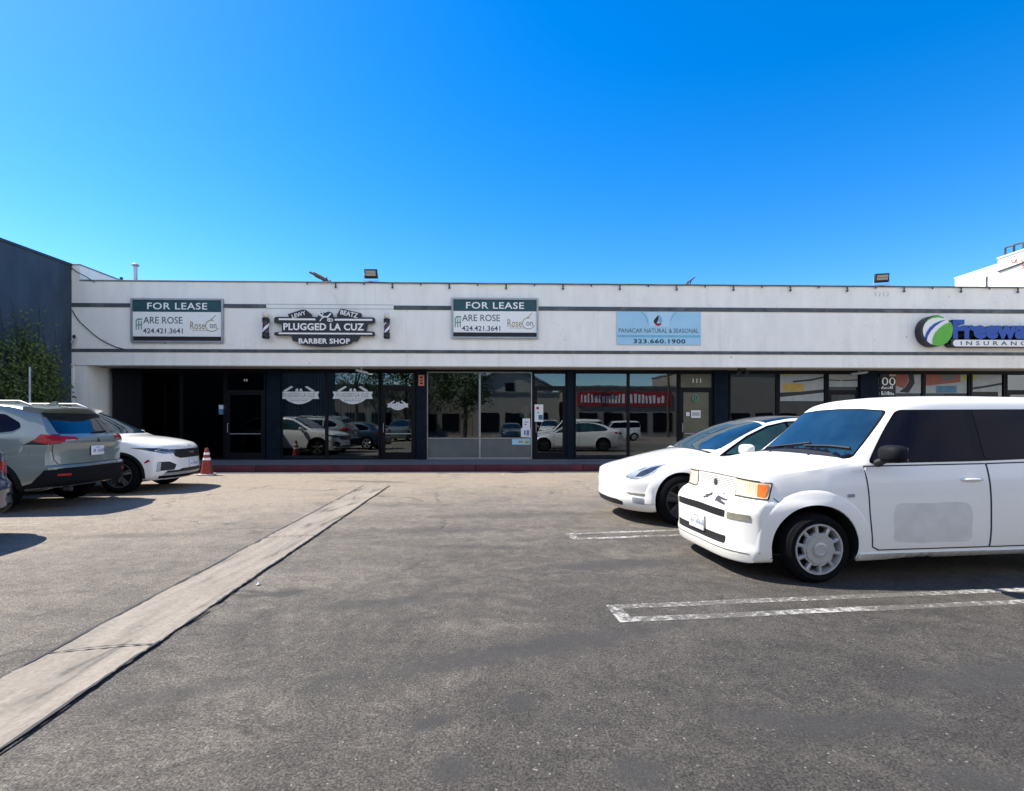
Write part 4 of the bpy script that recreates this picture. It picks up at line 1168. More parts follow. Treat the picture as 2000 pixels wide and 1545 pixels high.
for i in range(150):
    a = rr.uniform(0, 6.28); e = rr.uniform(.1, 1.2); L_ = rr.uniform(.25, .62)
    d = Vector((math.cos(a) * math.cos(e), math.sin(a) * math.cos(e), math.sin(e))); q = Vector((0, 0, .36)) + d * L_; sd = d.cross(Vector((0, 0, 1))).normalized() * .035
    vs = [b.verts.new(q - d * .1), b.verts.new(q + sd), b.verts.new(q + d * .09), b.verts.new(q - sd)]; b.faces.new(vs)
obj("leaves", b, M['leaf'], t)

# ------------------------------------------------------------------ traffic cone
t = thing("traffic_cone", "faded orange traffic cone with white collars beside the white SUV", "cone", ((404 - 1000) / 1000 * 13.5, 13.5, 0), .3)
b = bmesh.new(); box(b, -.19, .19, -.19, .19, 0.0, .04, bev=.015); obj("base", b, M['collar'], t, smooth=40)
b = bmesh.new(); lathe(b, [(0, .041), (.15, .041), (.145, .07), (.098, .36), (.075, .5), (.045, .69), (.03, .715), (0, .72)], seg=32); obj("cone_body", b, M['cone'], t, smooth=40)
for z0, z1 in ((.40, .46), (.54, .60)):
    r0 = .149 - (z0 - .05) * .165; r1 = .149 - (z1 - .05) * .165
    b = bmesh.new(); lathe(b, [(r0 - .004, z0), (r0 + .004, z0), (r1 + .004, z1), (r1 - .004, z1)], seg=32); obj("reflective_collar", b, M['signwhite'], t, smooth=40)

# ------------------------------------------------------------------ left neighbour: dark blue wall with vines
t = thing("neighbour_building", "dark blue windowless side wall of the neighbouring building on the left", "building", (-13.27, 4, 0))
b = bmesh.new(); box(b, -6, 0, -14, 12.2, -.02, 6.10); obj("wall", b, M['bluewall'], t)
b = bmesh.new(); box(b, -6, .03, -14, 12.18, 6.102, 6.18, bev=.01); obj("cap_flashing", b, M['bluecap'], t)

def vine(y0, y1, zlo, zhi, n, seed, m, label, dens):
    t = thing("climbing_vine", label, "vine", (-13.27, (y0 + y1) / 2, 0))
    rr = random.Random(seed); yc = (y0 + y1) / 2
    b = bmesh.new(); anchors = []
    for i in range(9):
        y = rr.uniform(y0, y1) - yc; z = zlo * rr.uniform(.2, .6); pts = []
        for k in range(14):
            pts.append((rr.uniform(.03, .10), y, z)); y += rr.uniform(-.16, .16); z += (zhi - zlo) / 13 * rr.uniform(.5, 1.35)
            if z > zlo: anchors.append(Vector(pts[-1]))
        tube(b, pts, [.022 * (1 - i_ / 17) for i_ in range(14)], 5)
    for i in range(12):
        y = rr.uniform(y0, y1) - yc; z = rr.uniform(zlo, zhi - .3); pts = []
        for k in range(9):
            pts.append((.012, y, z)); y += rr.uniform(-.05, .05); z += rr.uniform(.03, .22)
        tube(b, pts, [.010 * (1 - i_ / 11) + .002 for i_ in range(9)], 4)
    obj("stems", b, M['stem'], t)
    for nm, sel in (('leaf', 0), ('leaf_dark', 1)):
        b = bmesh.new()
        for c in anchors:
            if rr.random() > dens: continue
            cl = rr.randint(14, 75); sp = rr.uniform(.07, .26)
            for i in range(cl):
                p = c + Vector((abs(rr.gauss(.10, .13)), rr.gauss(0, sp), rr.gauss(0, sp * .9)))
                p.x = max(.02, p.x); p.y = min(p.y, 15.2 - yc)
                s_ = rr.uniform(.022, .052)
                d = Vector((rr.uniform(-.3, .6), rr.uniform(-1, 1), rr.uniform(-1, .3))).normalized()
                nrm = Vector((1, rr.uniform(-.7, .7), rr.uniform(-.3, .8))).normalized(); sd = d.cross(nrm).normalized()
                vs = [b.verts.new(p - d * s_), b.verts.new(p + sd * s_ * .62 - d * s_ * .1), b.verts.new(p + d * s_ * 1.1), b.verts.new(p - sd * s_ * .62 - d * s_ * .1)]
                b.faces.new(vs)
        obj("leaves", b, M[nm], t)
vine(12.7, 14.1, 1.9, 5.0, 0, 5, 'leaf', "brown-green tangled vine climbing the dark blue wall at the left edge", .42)
vine(14.0, 15.0, 1.7, 4.2, 0, 9, 'leaf', "greener drooping vine on the dark blue wall next to the white building", .44)
t = thing("metal_post", "thin pale metal post standing in front of the vines", "post", (-.942 * 13.6, 13.6, 0))
b = bmesh.new(); lathe(b, [(0, 0), (.028, 0), (.028, 2.85), (.02, 2.87), (0, 2.87)], seg=12); lathe(b, [(0, 0), (.07, 0), (.07, .012), (0, .012)], seg=12); obj("pole", b, M['galv'], t, smooth=40)

# ------------------------------------------------------------------ right neighbour: white building behind
t = thing("white_building", "sunlit white stucco building with stepped parapet and red graffiti behind the shops", "building", (26, 0, 0))
zA = EYE + .2835 * 30.05; zB = zA + .30
yF = 30.05; ystep = 26 / .949
b = bmesh.new()
prism_y = lambda bm, pts, x0, x1: None
box(b, 0, 9, 8, ystep, -.02, zB); box(b, 0, 9, ystep + .001, yF, -.02, zA)
obj("wall", b, M['side_wall'], t)
b = bmesh.new(); box(b, -.06, .3, ystep - 6, ystep - .002, zB + .002, zB + .06); box(b, -.04, .3, ystep + .003, yF + .02, zA + .002, zA + .05); obj("coping", b, M['side_wall'], t)
def rw(px): return 26 / ((px - 1000) / 1000.0)
def rz_(px, py): return EYE + (828 - py) / 1000.0 * rw(px)
b = bmesh.new(); box(b, -.03, .0, rw(1930.5), rw(1925.5), rz_(1928, 566), rz_(1928, 538)); w_ = obj("window", b, M['beige'], t)
b = bmesh.new(); box(b, -.034, -.031, rw(1929.8), rw(1926.5), rz_(1928, 566) + .05, rz_(1928, 538) - .08); obj("pane", b, M['lamp_dark'], w_)
b = bmesh.new(); tube(b, [(-.05, rw(1951), rz_(1951, 530.5)), (-.05, rw(1975), rz_(1975, 522)), (-.05, rw(2060), rz_(2060, 491))], .045, 8); obj("drain_pipe", b, M['cable'], t)
b = bmesh.new()
for pts in ([(1976, 508), (1978, 513), (1983, 512), (1985, 506), (1987, 513)], [(1980, 500), (1982, 501)], [(1996, 507), (1997, 512), (2003, 509), (2006, 513), (2008, 505)], [(1997, 520), (2003, 516), (2010, 517)], [(1996, 524), (2004, 521)]):
    tube(b, [(-.012, rw(p[0]), rz_(*p)) for p in pts], .03, 5)
obj("graffiti", b, M['graffiti'], t)
b = bmesh.new()
def quad(pts): b.faces.new([b.verts.new(p) for p in pts])
yA, yB = rw(1930), rw(2120)
za, zb = rz_(1945, 562), rz_(2000, 546) + .4
box(b, -1.6, -.002, 10, 28.2, 7.55, 7.75); box(b, -1.75, -1.6, 10, 28.2, 7.35, 7.62)
obj("lean_to_roof", b, M['shingle'], t)
t2 = thing("roof_ladder", "pair of grey ladder rails rising above the white building's parapet", "ladder", (26.2, 0, zB))
zr = lambda px, py: rz_(px, py) - zB
for (pa, pb, pt, base) in ((1956, 1973, 484, 504), (1973, 1991, 478.5, 498)):
    b = bmesh.new(); tube(b, [(0, rw(pa), -.3), (0, rw(pa), zr(pa, pt) - .05), (0, rw(pa) - .05, zr(pa, pt)), (0, rw(pb) + .05, zr(pb, pt - 5) ), (0, rw(pb), zr(pb, pt - 5) - .05), (0, rw(pb), -.3)], .05, 8); obj("rail", b, M['cable'], t2, smooth=40)

# ------------------------------------------------------------------ across the lot (only mirrored in the shop windows)
def far_shop(x0, x1, y, h, m, label, sign=None):
    t = thing("facing_building", label, "building", ((x0 + x1) / 2, y, 0))
    w = (x1 - x0) / 2
    b = bmesh.new(); box(b, -w, w, -8, 0, -.02, h); obj("wall", b, M[m], t)
    b = bmesh.new(); box(b, -w - .1, w + .1, -8.1, .12, h + .002, h + .14); obj("coping", b, M['coping'], t)
    b = bmesh.new()
    x = -w + .8
    while x < w - 2:
        box(b, x, x + 1.9, .002, .05, .5, 2.5); x += 2.6
    obj("window", b, M['frame'], t)
    if sign:
        b = bmesh.new(); box(b, -w + .6, w - .6, .002, .14, 3.2, 4.6); s_ = obj("sign_board", b, M[sign], t)
        b = bmesh.new(); rr = random.Random(int(x0) + 99); x = -w + 1.0
        while x < w - 1.2:
            ww = rr.uniform(.12, .3); box(b, x, x + ww, .142, .16, 3.5, 3.5 + rr.uniform(.6, .9)); x += ww + rr.uniform(.1, .22)
        obj("lettering_blocks", b, M['signwhite'], s_)
far_shop(-26, -9, -19, 5.2, 'tan_wall', "tan shop row facing the lot, seen only in the window reflections")
far_shop(-2, 7.2, -21, 4.6, 'cream_wall', "taller tan building facing the lot, mirrored in the silver framed window")
far_shop(8, 19, -18.5, 5.1, 'tan_wall', "shop with long red sign, mirrored in the windows left of door 111", 'red_sign')
far_shop(19.6, 72, -20, 6.8, 'tan_wall', "wide tan building facing the lot beyond the red sign shop")
far_shop(-8.9, -2.1, -24, 7.2, 'tan_wall', "tall narrow tan building facing the lot behind the trees")
def far_tree(x, y, h, rad, seed, label):
    t = thing("lot_tree", label, "tree", (x, y, 0), 0, "trees across the lot")
    rr = random.Random(seed)
    b = bmesh.new(); tube(b, [(0, 0, 0), (.05, .03, h * .25), (-.05, .06, h * .5), (.1, 0, h * .7)], [.2, .16, .12, .05], 8)
    for k in range(5):
        a = rr.uniform(0, 6.28); z = h * rr.uniform(.3, .5); tube(b, [(0, 0, z), (math.cos(a) * rad * .4, math.sin(a) * rad * .4, z + h * .16), (math.cos(a) * rad * .7, math.sin(a) * rad * .7, z + h * .25)], [.08, .05, .02], 6)
    obj("trunk", b, M['stem'], t)
    b = bmesh.new()
    for k in range(70):
        while True:
            p = Vector((rr.uniform(-1, 1), rr.uniform(-1, 1), rr.uniform(-1, 1)))
            if .35 < p.length < 1: break
        c0 = Vector((p.x * rad, p.y * rad, h * .62 + p.z * h * .36)); sp = rr.uniform(.25, .5)
        for i in range(45):
            q = c0 + Vector((rr.gauss(0, sp), rr.gauss(0, sp), rr.gauss(0, sp * .8))); s_ = rr.uniform(.07, .16)
            d = Vector((rr.uniform(-1, 1), rr.uniform(-1, 1), rr.uniform(-1, 1))).normalized(); e = d.orthogonal().normalized() * s_ * .6
            b.faces.new([b.verts.new(q - d * s_), b.verts.new(q + e), b.verts.new(q + d * s_), b.verts.new(q - e)])
    obj("crown", b, M['leaf_dark'], t)
for i, (x, y, h, rad) in enumerate(((-20, -15, 8.5, 3.2), (-13, -16, 9.5, 3.6), (-6.5, -15.5, 8.8, 3.2), (-2.6, -14, 7.6, 2.2))):
    far_tree(x, y, h, rad, 40 + i, ["leafy dark tree across the lot, farthest left in the reflections", "tallest dark tree across the lot behind the camera", "broad dark tree across the lot before the tan shops", "smallest dark tree across the lot near the tall tan building"][i])

t = thing("gable_roof_house", "cream gabled house with grey roof facing the lot behind the tan building", "house", (2.2, -27, 0))
b = bmesh.new(); prism(b, [(-5, 0), (5, 0), (5, 5.6), (0, 8.2), (-5, 5.6)], -8, 0); obj("wall", b, M['cream_wall'], t)
b = bmesh.new(); prism(b, [(-5.5, 5.45), (0, 8.32), (5.5, 5.45), (5.5, 5.65), (0, 8.52), (-5.5, 5.65)], -8.3, .4); obj("roof", b, M['coping'], t)
b = bmesh.new(); box(b, -.5, .5, .002, .06, 5.2, 6.2); obj("window", b, M['frame'], t)
for i, (x, y) in enumerate(((8.0, -17.2), (-8.6, -17.8), (17.5, -16.8))):
    t = thing("utility_pole", ["wooden utility pole across the lot by the red sign shop", "wooden utility pole across the lot among the dark trees", "wooden utility pole across the lot at the far end of the red sign shop"][i], "pole", (x, y, 0), 0, "utility poles across the lot")
    b = bmesh.new(); lathe(b, [(0, 0), (.15, 0), (.11, 9.5), (0, 9.5)], seg=12); obj("post", b, M['wood'], t, smooth=40)
    b = bmesh.new(); box(b, -1.1, 1.1, -.06, .06, 8.7, 8.85); obj("crossarm", b, M['wood'], t)
for i, (px, py, s_, lab) in enumerate(((982, 927.5, .035, "small white scrap of paper at the foot of the red kerb"), (505, 1143, .028, "narrow white scrap on the asphalt right of the concrete gutter"))):
    d = 1352.0 / (py - 828); t = thing("paper_scrap", lab, "litter", ((px - 1000) / 1000 * d, d, .005), .6 + i)
    b = bmesh.new(); rr = random.Random(i); vs = [b.verts.new((s_ * (1.4 if i else 1) * math.cos(q * 1.047) * rr.uniform(.6, 1.1), s_ * .5 * math.sin(q * 1.047) * rr.uniform(.6, 1.1), rr.uniform(0, .018))) for q in range(6)]
    c_ = b.verts.new((0, 0, .022))
    for q in range(6): b.faces.new((c_, vs[q], vs[(q + 1) % 6]))
    obj("scrap", b, M['paper'], t)

# ------------------------------------------------------------------ cars
def pchip(keys, x):
    """monotone cubic through (x, value) keys"""
    k = sorted(keys); X = np.array([a for a, _ in k], float); Y = np.array([b for _, b in k], float)
    x = np.clip(np.asarray(x, float), X[0], X[-1])
    if len(X) == 1: return np.full_like(x, Y[0])
    h = np.diff(X); d = np.diff(Y) / h; m = np.zeros_like(X)
    for i in range(1, len(X) - 1):
        if d[i - 1] * d[i] > 0:
            w1 = 2 * h[i] + h[i - 1]; w2 = h[i] + 2 * h[i - 1]
            m[i] = (w1 + w2) / (w1 / d[i - 1] + w2 / d[i])
    m[0] = d[0]; m[-1] = d[-1]
    j = np.clip(np.searchsorted(X, x) - 1, 0, len(h) - 1)
    t = (x - X[j]) / h[j]
    return ((1 + 2 * t) * (1 - t) ** 2 * Y[j] + t * (1 - t) ** 2 * h[j] * m[j] + t * t * (3 - 2 * t) * Y[j + 1] + t * t * (t - 1) * h[j] * m[j + 1])

def chaikin(P, n=2):
    for _ in range(n):
        out = [P[0]]
        for a, b in zip(P, P[1:]):
            out.append((a[0] * .75 + b[0] * .25, a[1] * .75 + b[1] * .25)); out.append((a[0] * .25 + b[0] * .75, a[1] * .25 + b[1] * .75))
        out.append(P[-1]); P = out
    return P

class Car:
    """x forward, y left, z up, origin on the ground midway between the axles"""
    def __init__(self, S, root, paint):
        self.S = S; self.root = root; self.paint = paint
        self.build_body()

    def build_body(self):
        S = self.S
        xr, xf = S['xr'], S['xf']
        n = 120
        t = np.linspace(0, 1, n)
        xs = xr + (xf - xr) * (t * .75 + (1 - np.cos(np.pi * t)) / 2 * .25)
        K = {k: pchip(S[k], xs) for k in ('zb', 'zB', 'W', 'wr', 'zt', 'crown')}
        prof = S.get('prof', [(0.02, .95), (.10, .985), (.25, 1.0), (.42, 1.0), (.60, .998), (.78, .985), (.92, .955)])
        wb = S.get('wb', .93); bul = S.get('bulge', .5)
        secs = []
        for i in range(n):
            zb, zB, W, wr, zt, cr = (K[k][i] for k in ('zb', 'zB', 'W', 'wr', 'zt', 'crown'))
            H = max(zt - zB, .012)
            P = [(0, zb), (W * .5, zb), (W * .86, zb)]
            P += [(W * b, zb + (zB - zb) * a) for a, b in prof]
            P += [(W * wb, zB)]
            yb = W * wb
            P += [(yb + (wr - yb) * bul * .8, zB + H * .40), (wr + (yb - wr) * .10, zB + H * .80), (wr - .035, zB + H * .97), (wr * .72, zt + cr * .5), (wr * .36, zt + cr * .9), (0, zt + cr)]
            secs.append(chaikin(P, 2))
        m = len(secs[0])
        Y = np.array([[p[0] for p in s] for s in secs]); Zz = np.array([[p[1] for p in s] for s in secs])
        X = np.repeat(xs[:, None], m, 1)
        def ss(a): a = np.clip(a, 0, 1); return a * a * (3 - 2 * a)
        Wm = K['W'].max()
        def deform(x, y, z):
            r = np.clip(np.abs(y) / Wm, 0, 1)
            bf = ss((x - (xf - S['Lf'])) / S['Lf']); br = ss(((xr + S['Lr']) - x) / S['Lr'])
            bw = S['bowf']
            if isinstance(bw, list): amp = pchip([(q[0], q[1]) for q in bw], z); ex = pchip([(q[0], q[2]) for q in bw], z)
            else: amp, ex = bw
            ff = pchip(S['ff'], z) - amp * r ** ex
            rr = pchip(S['rf'], z) - S['bowr'][0] * r ** S['bowr'][1]
            return x + bf * ff - br * rr
        bm = bmesh.new()
        def V(x, y, z): return bm.verts.new((x, y, z))
        XD = deform(X, Y, Zz)
        gridL = [[V(XD[i, j], Y[i, j], Zz[i, j]) for j in range(m)] for i in range(n)]
        gridR = [[gridL[i][j] if j in (0, m - 1) else V(XD[i, j], -Y[i, j], Zz[i, j]) for j in range(m)] for i in range(n)]
        def quad(a, b, c, d):
            u = []
            for v in (a, b, c, d):
                if v not in u: u.append(v)
            if len(u) >= 3:
                try: bm.faces.new(u)
                except ValueError: pass
        for G in (gridL, gridR):
            for i in range(n - 1):
                for j in range(m - 1): quad(G[i][j], G[i][j + 1], G[i + 1][j + 1], G[i + 1][j])
        ks = [.97, .93, .87, .8, .7, .6, .48, .35, .2, .1, 0]
        for end in (0, n - 1):
            mid = None
            for G, sg in ((gridL, 1), (gridR, -1)):
                prev = G[end]
                for k in ks:
                    cur = []
                    for j in range(m):
                        if k == 0:
                            if mid is None or len(mid) <= j:
                                mid = (mid or []) + [None]
                            if j in (0, m - 1): v = G[end][j]
                            elif mid[j] is None:
                                v = V(float(deform(xs[end], 0.0, Zz[end, j])), 0, Zz[end, j])
                            else: v = mid[j]
                            mid[j] = v
                        elif j in (0, m - 1): v = G[end][j]
                        else:
                            y = Y[end, j] * k; v = V(float(deform(xs[end], y, Zz[end, j])), sg * y, Zz[end, j])
                        cur.append(v)
                    for j in range(m - 1): quad(prev[j], prev[j + 1], cur[j + 1], cur[j])
                    prev = cur
        bmesh.ops.remove_doubles(bm, verts=bm.verts[:], dist=2e-5)
        bmesh.ops.recalc_face_normals(bm, faces=bm.faces[:])
        self.bvh = BVHTree.FromBMesh(bm)
        for f in bm.faces:
            c = f.calc_center_median()
            if f.normal.z < -.8 and c.z < .45: f.material_index = 1
        me = bpy.data.meshes.new("body"); bm.to_mesh(me); bm.free()
        o = link_mesh("body", me, [self.paint, M['under']], self.root)
        # wheel arches
        cb = bmesh.new()
        for ax in S['axles']:
            for sg in (-1, 1):
                a = Wm + .3; b_ = Wm - S.get('well', .34)
                vs = []
                for k in range(48):
                    q = 2 * math.pi * k / 48
                    vs.append((ax[0] + ax[2] * math.cos(q), ax[1] + ax[2] * math.sin(q)))
                A = [cb.verts.new((p[0], sg * b_, p[1])) for p in vs]; Bv = [cb.verts.new((p[0], sg * a, p[1])) for p in vs]
                fs = [cb.faces.new(A), cb.faces.new(Bv[::-1])]
                for k in range(48): fs.append(cb.faces.new((A[k], Bv[k], Bv[(k + 1) % 48], A[(k + 1) % 48])))
                for f in fs: f.material_index = 1
        bmesh.ops.recalc_face_normals(cb, faces=cb.faces[:])
        cm = bpy.data.meshes.new("cutter"); cb.to_mesh(cm); cb.free()
        co = link_mesh("cutter", cm, [self.paint, M['under']], self.root)
        md = o.modifiers.new("arches", 'BOOLEAN'); md.operation = 'DIFFERENCE'; md.object = co; md.solver = 'EXACT'
        dg = bpy.context.evaluated_depsgraph_get(); dg.update()
        nm = bpy.data.meshes.new_from_object(o.evaluated_get(dg))
        o.modifiers.clear(); old = o.data; o.data = nm; nm.name = "body"
        bpy.data.meshes.remove(old); bpy.data.objects.remove(co); bpy.data.meshes.remove(cm)
        for p in nm.polygons:
            c = p.center
            for ax in S['axles']:
                dd = math.hypot(c.x - ax[0], c.z - ax[1])
                if dd < ax[2] + .004 and abs(c.y) < Wm and (abs(dd - ax[2]) < .012 or abs(abs(c.y) - (Wm - S.get('well', .34))) < .002): p.material_index = 1
        nm.polygons.foreach_set("use_smooth", [True] * len(nm.polygons)); nm.set_sharp_from_angle(angle=R(self.S.get('sharp', 38)))
        self.body = o

    AX = {'left': (Vector((1, 0, 0)), Vector((0, 0, 1)), Vector((0, -1, 0))), 'right': (Vector((1, 0, 0)), Vector((0, 0, 1)), Vector((0, 1, 0))),
          'front': (Vector((0, 1, 0)), Vector((0, 0, 1)), Vector((-1, 0, 0))), 'rear': (Vector((0, 1, 0)), Vector((0, 0, 1)), Vector((1, 0, 0))),
          'top': (Vector((1, 0, 0)), Vector((0, 1, 0)), Vector((0, 0, -1)))}

    def axes(self, side):
        if side in self.AX: return self.AX[side]
        a = R(float(side[2:])); s, c_ = math.sin(a), math.cos(a)          # e.g. 'fl45': from the front left, 45 degrees round
        fx = 1 if side[0] == 'f' else -1; sy = 1 if side[1] == 'l' else -1
        return Vector((-s * fx * sy, c_, 0)), Vector((0, 0, 1)), Vector((-c_ * fx, -s * sy, 0))

    def oblique(self, name, pts, end, ang, m, parent=None, **k):
        """a corner lamp and its mirror image; pts are (x, y, z) with y > 0, cast from obliquely outside the corner"""
        out = []
        for i, (sd, sg) in enumerate((('l', 1), ('r', -1))):
            side = '%s%s%g' % (end, sd, ang); u, v, d = self.axes(side)
            poly = [(u.dot(Vector((p[0], sg * p[1], p[2]))), p[2]) for p in pts]
            if sg < 0: poly = poly[::-1]
            out.append(self.patch(name, poly, side, m, parent=parent[i] if parent else None, **k))
        return out

    def hit(self, a, b, side):
        u, v, d = self.axes(side)
        o = u * a + v * b - d * 6.0
        loc, nor, _, _ = self.bvh.ray_cast(o, d)
        if loc is None or nor.dot(d) > 0.02:
            loc, nor, _, _ = self.bvh.find_nearest(u * a + v * b - d * 0.75)
        return loc, nor

    def patch(self, name, poly, side, m, off=.004, res=.05, skirt=.012, parent=None, rnd=0.0, label=None, smooth=50, disp=None):
        """a panel lying on the body: a 2-D outline cast onto it along one of the car's axes"""
        if rnd: poly = round_poly(poly, rnd)
        P = []
        n = len(poly)
        for i in range(n):
            a, b = Vector(poly[i][:2]), Vector(poly[(i + 1) % n][:2])
            k = max(1, int((b - a).length / res))
            for j in range(k): P.append(a.lerp(b, j / k))
        nb = len(P)
        xs = [p.x for p in P]; ys = [p.y for p in P]
        def inside(x, y):
            c = False; j = nb - 1
            for i in range(nb):
                if (P[i].y > y) != (P[j].y > y) and x < (P[j].x - P[i].x) * (y - P[i].y) / (P[j].y - P[i].y) + P[i].x: c = not c
                j = i
            return c
        pts = list(P); r = res
        gx = np.arange(min(xs) + r / 2, max(xs), r); gy = np.arange(min(ys) + r / 2, max(ys), r)
        for i, x in enumerate(gx):
            for y in gy:
                yy = y + (r / 2 if i % 2 else 0)
                if inside(x, yy) and min((x - p.x) ** 2 + (yy - p.y) ** 2 for p in P) > (r * .4) ** 2: pts.append(Vector((x, yy)))
        vo, eo, fo, ov, oe, of = delaunay_2d_cdt(pts, [], [list(range(nb))], 1, 1e-5)
        bm = bmesh.new(); vs = []
        for p in vo:
            loc, nor = self.hit(p.x, p.y, side)
            q = loc + nor * (off + (disp(p.x, p.y) if disp else 0))
            vs.append((bm.verts.new(q), bm.verts.new(loc - nor * skirt)))
        edges = {}
        for f in fo:
            A = [vs[i][0] for i in f]
            try: fc = bm.faces.new(A)
            except ValueError: continue
            for i in range(len(f)):
                e = (f[i], f[(i + 1) % len(f)]); edges[e] = 1
        top = bm.faces[:]
        for (a, b) in list(edges):
            if (b, a) not in edges:
                try: bm.faces.new((vs[a][0], vs[a][1], vs[b][1], vs[b][0]))
                except ValueError: pass
        bm.normal_update()
        # orient outwards
        d = self.axes(side)[2]
        s_ = sum(f.normal.dot(d) * f.calc_area() for f in top)
        if s_ > 0: bmesh.ops.reverse_faces(bm, faces=bm.faces[:])
        loose = [v for v in bm.verts if not v.link_faces]
        bmesh.ops.delete(bm, geom=loose, context='VERTS')
        me = bpy.data.meshes.new(name); bm.to_mesh(me); bm.free()
        me.polygons.foreach_set("use_smooth", [True] * len(me.polygons)); me.set_sharp_from_angle(angle=R(smooth))
        o = link_mesh(name, me, m, parent or self.root)
        if label: o["label"] = label
        return o

    def both(self, name, poly, m, **k):
        """the same panel on the left and on the right flank"""
        a = self.patch(name, poly, 'left', m, **k); b = self.patch(name, poly, 'right', m, **k)
        return a, b

    def mirror2(self, name, poly, side, m, **k):
        """a panel and its mirror image on a front, rear or top face; poly given for y > 0"""
        pa, pb = k.pop('parent', (None, None)) or (None, None)
        mk = (lambda p: (p[0], -p[1], *p[2:])) if side == 'top' else (lambda p: (-p[0], p[1], *p[2:]))
        return self.patch(name, poly, side, m, parent=pa, **k), self.patch(name, [mk(p) for p in poly][::-1], side, m, parent=pb, **k)

    def seam(self, pts, side, w=.007, off=.0012, name="panel_gap", m=None, parent=None):
        L_ = []; Rr = []
        V2 = [Vector(p) for p in pts]
        # resample
        out = [V2[0]]
        for a, b in zip(V2, V2[1:]):
            k = max(1, int((b - a).length / .05))
            for j in range(1, k + 1): out.append(a.lerp(b, j / k))
        bm = bmesh.new(); prev = None
        for i, p in enumerate(out):
            t = (out[min(i + 1, len(out) - 1)] - out[max(i - 1, 0)]).normalized(); nn = Vector((-t.y, t.x)) * w / 2
            cur = []
            for q in (p + nn, p - nn):
                loc, nor = self.hit(q.x, q.y, side); cur.append(bm.verts.new(loc + nor * off))
            if prev: bm.faces.new((prev[0], cur[0], cur[1], prev[1]))
            prev = cur
        return obj(name, bm, m or M['gap'], parent or self.root)

    def flare(self, ax, m, r0, r1, thick, a0=-12, a1=192, side='left', name="arch_trim", lip=.006, taper=0):
        """raised ring round a wheel arch with a rounded cross-section"""
        bm = bmesh.new(); rows = []
        n = 40; q = 7
        for i in range(n + 1):
            a = R(a0 + (a1 - a0) * i / n); row = []
            for k in range(q + 1):
                t = k / q; rr = r0 + (r1 - r0) * t
                loc, nor = self.hit(ax[0] + rr * math.cos(a), ax[1] + rr * math.sin(a), side)
                h = lip + thick * (max(0.0, math.sin(a)) ** taper if taper else 1.0) * (math.cos(t * math.pi / 2) ** 1.2 if t < 1 else 0)
                row.append(bm.verts.new(loc + nor * (h if k < q else -.004)))
            loc, nor = self.hit(ax[0] + r0 * math.cos(a), ax[1] + r0 * math.sin(a), side)
            row.insert(0, bm.verts.new(loc - nor * .012))
            rows.append(row)
        for a, b in zip(rows, rows[1:]):
            for k in range(len(a) - 1): bm.faces.new((a[k], a[k + 1], b[k + 1], b[k]))
        return obj(name, bm, m, self.root, smooth=60)

    def wheels(self, Rr, rim, w, style, mrim, ytrack):
        proto = None
        for ax in self.S['axles']:
            for sg in (1, -1):
                b = bmesh.new()
                lathe(b, [(rim - .005, -w / 2 + .015), (rim + .02, -w / 2), (rim + .05, -w / 2 - .006), (Rr - .03, -w / 2 + .004), (Rr - .010, -w / 2 + .018), (Rr - .002, -w / 2 + .04)]
                      + [(Rr if k % 2 == 0 else Rr - .006, -w / 2 + .05 + (w - .1) * k / 8) for k in range(9)]
                      + [(Rr - .002, w / 2 - .04), (Rr - .010, w / 2 - .018), (Rr - .03, w / 2 - .004), (rim + .05, w / 2 + .006), (rim + .02, w / 2), (rim - .005, w / 2 - .015)], axis='Y', seg=56)
                # lathe caps both ends with discs: keep only the ring
                for f in [f for f in b.faces if len(f.verts) > 4]: b.faces.remove(f)
                wh = obj("wheel", b, M['tyre'], self.root, (ax[0], sg * ytrack, Rr), smooth=35)
                if sg < 0: wh.rotation_euler = (0, 0, math.pi)
                self.rim(wh, rim, w, style, mrim)

    def rim(self, wh, rim, w, style, mrim):
        yo = w / 2
        b = bmesh.new()
        lathe(b, [(rim * .99, -yo + .02), (rim * .93, -yo + .04), (rim * .90, .0), (rim * .93, yo - .03), (rim * .985, yo - .012), (rim + .008, yo - .004), (rim + .006, yo + .004), (rim * .965, yo + .003), (rim * .935, yo - .014)], axis='Y', seg=56)
        for f in [f for f in b.faces if len(f.verts) > 4]: b.faces.remove(f)
        obj("rim", b, mrim, wh, smooth=40)
        b = bmesh.new(); lathe(b, [(0, -.01), (rim * .9, -.01), (rim * .9, .005), (0, .005)], axis='Y', seg=32); obj("brake_disc", b, M['black'], wh)
        b = bmesh.new()
        def spoke(a, r0, r1, w0, w1, y0, y1, th=.02, bm=b):
            ca, sa = math.cos(a), math.sin(a)
            def Pt(r, s, y): return bm.verts.new((r * ca - s * sa, y, r * sa + s * ca))
            f0 = [Pt(r0, -w0, y0), Pt(r0, w0, y0), Pt(r1, w1, y1), Pt(r1, -w1, y1)]
            m0 = [Pt(r0, -w0 * .35, y0 + .008), Pt(r0, w0 * .35, y0 + .008), Pt(r1, w1 * .35, y1 + .008), Pt(r1, -w1 * .35, y1 + .008)]
            k0 = [Pt(r0, -w0, y0 - th), Pt(r0, w0, y0 - th), Pt(r1, w1, y1 - th), Pt(r1, -w1, y1 - th)]
            bm.faces.new(m0)
            for i in range(4):
                j = (i + 1) % 4
                bm.faces.new((f0[i], f0[j], m0[j], m0[i])); bm.faces.new((f0[i], k0[i], k0[j], f0[j]))
            bm.faces.new(k0[::-1])
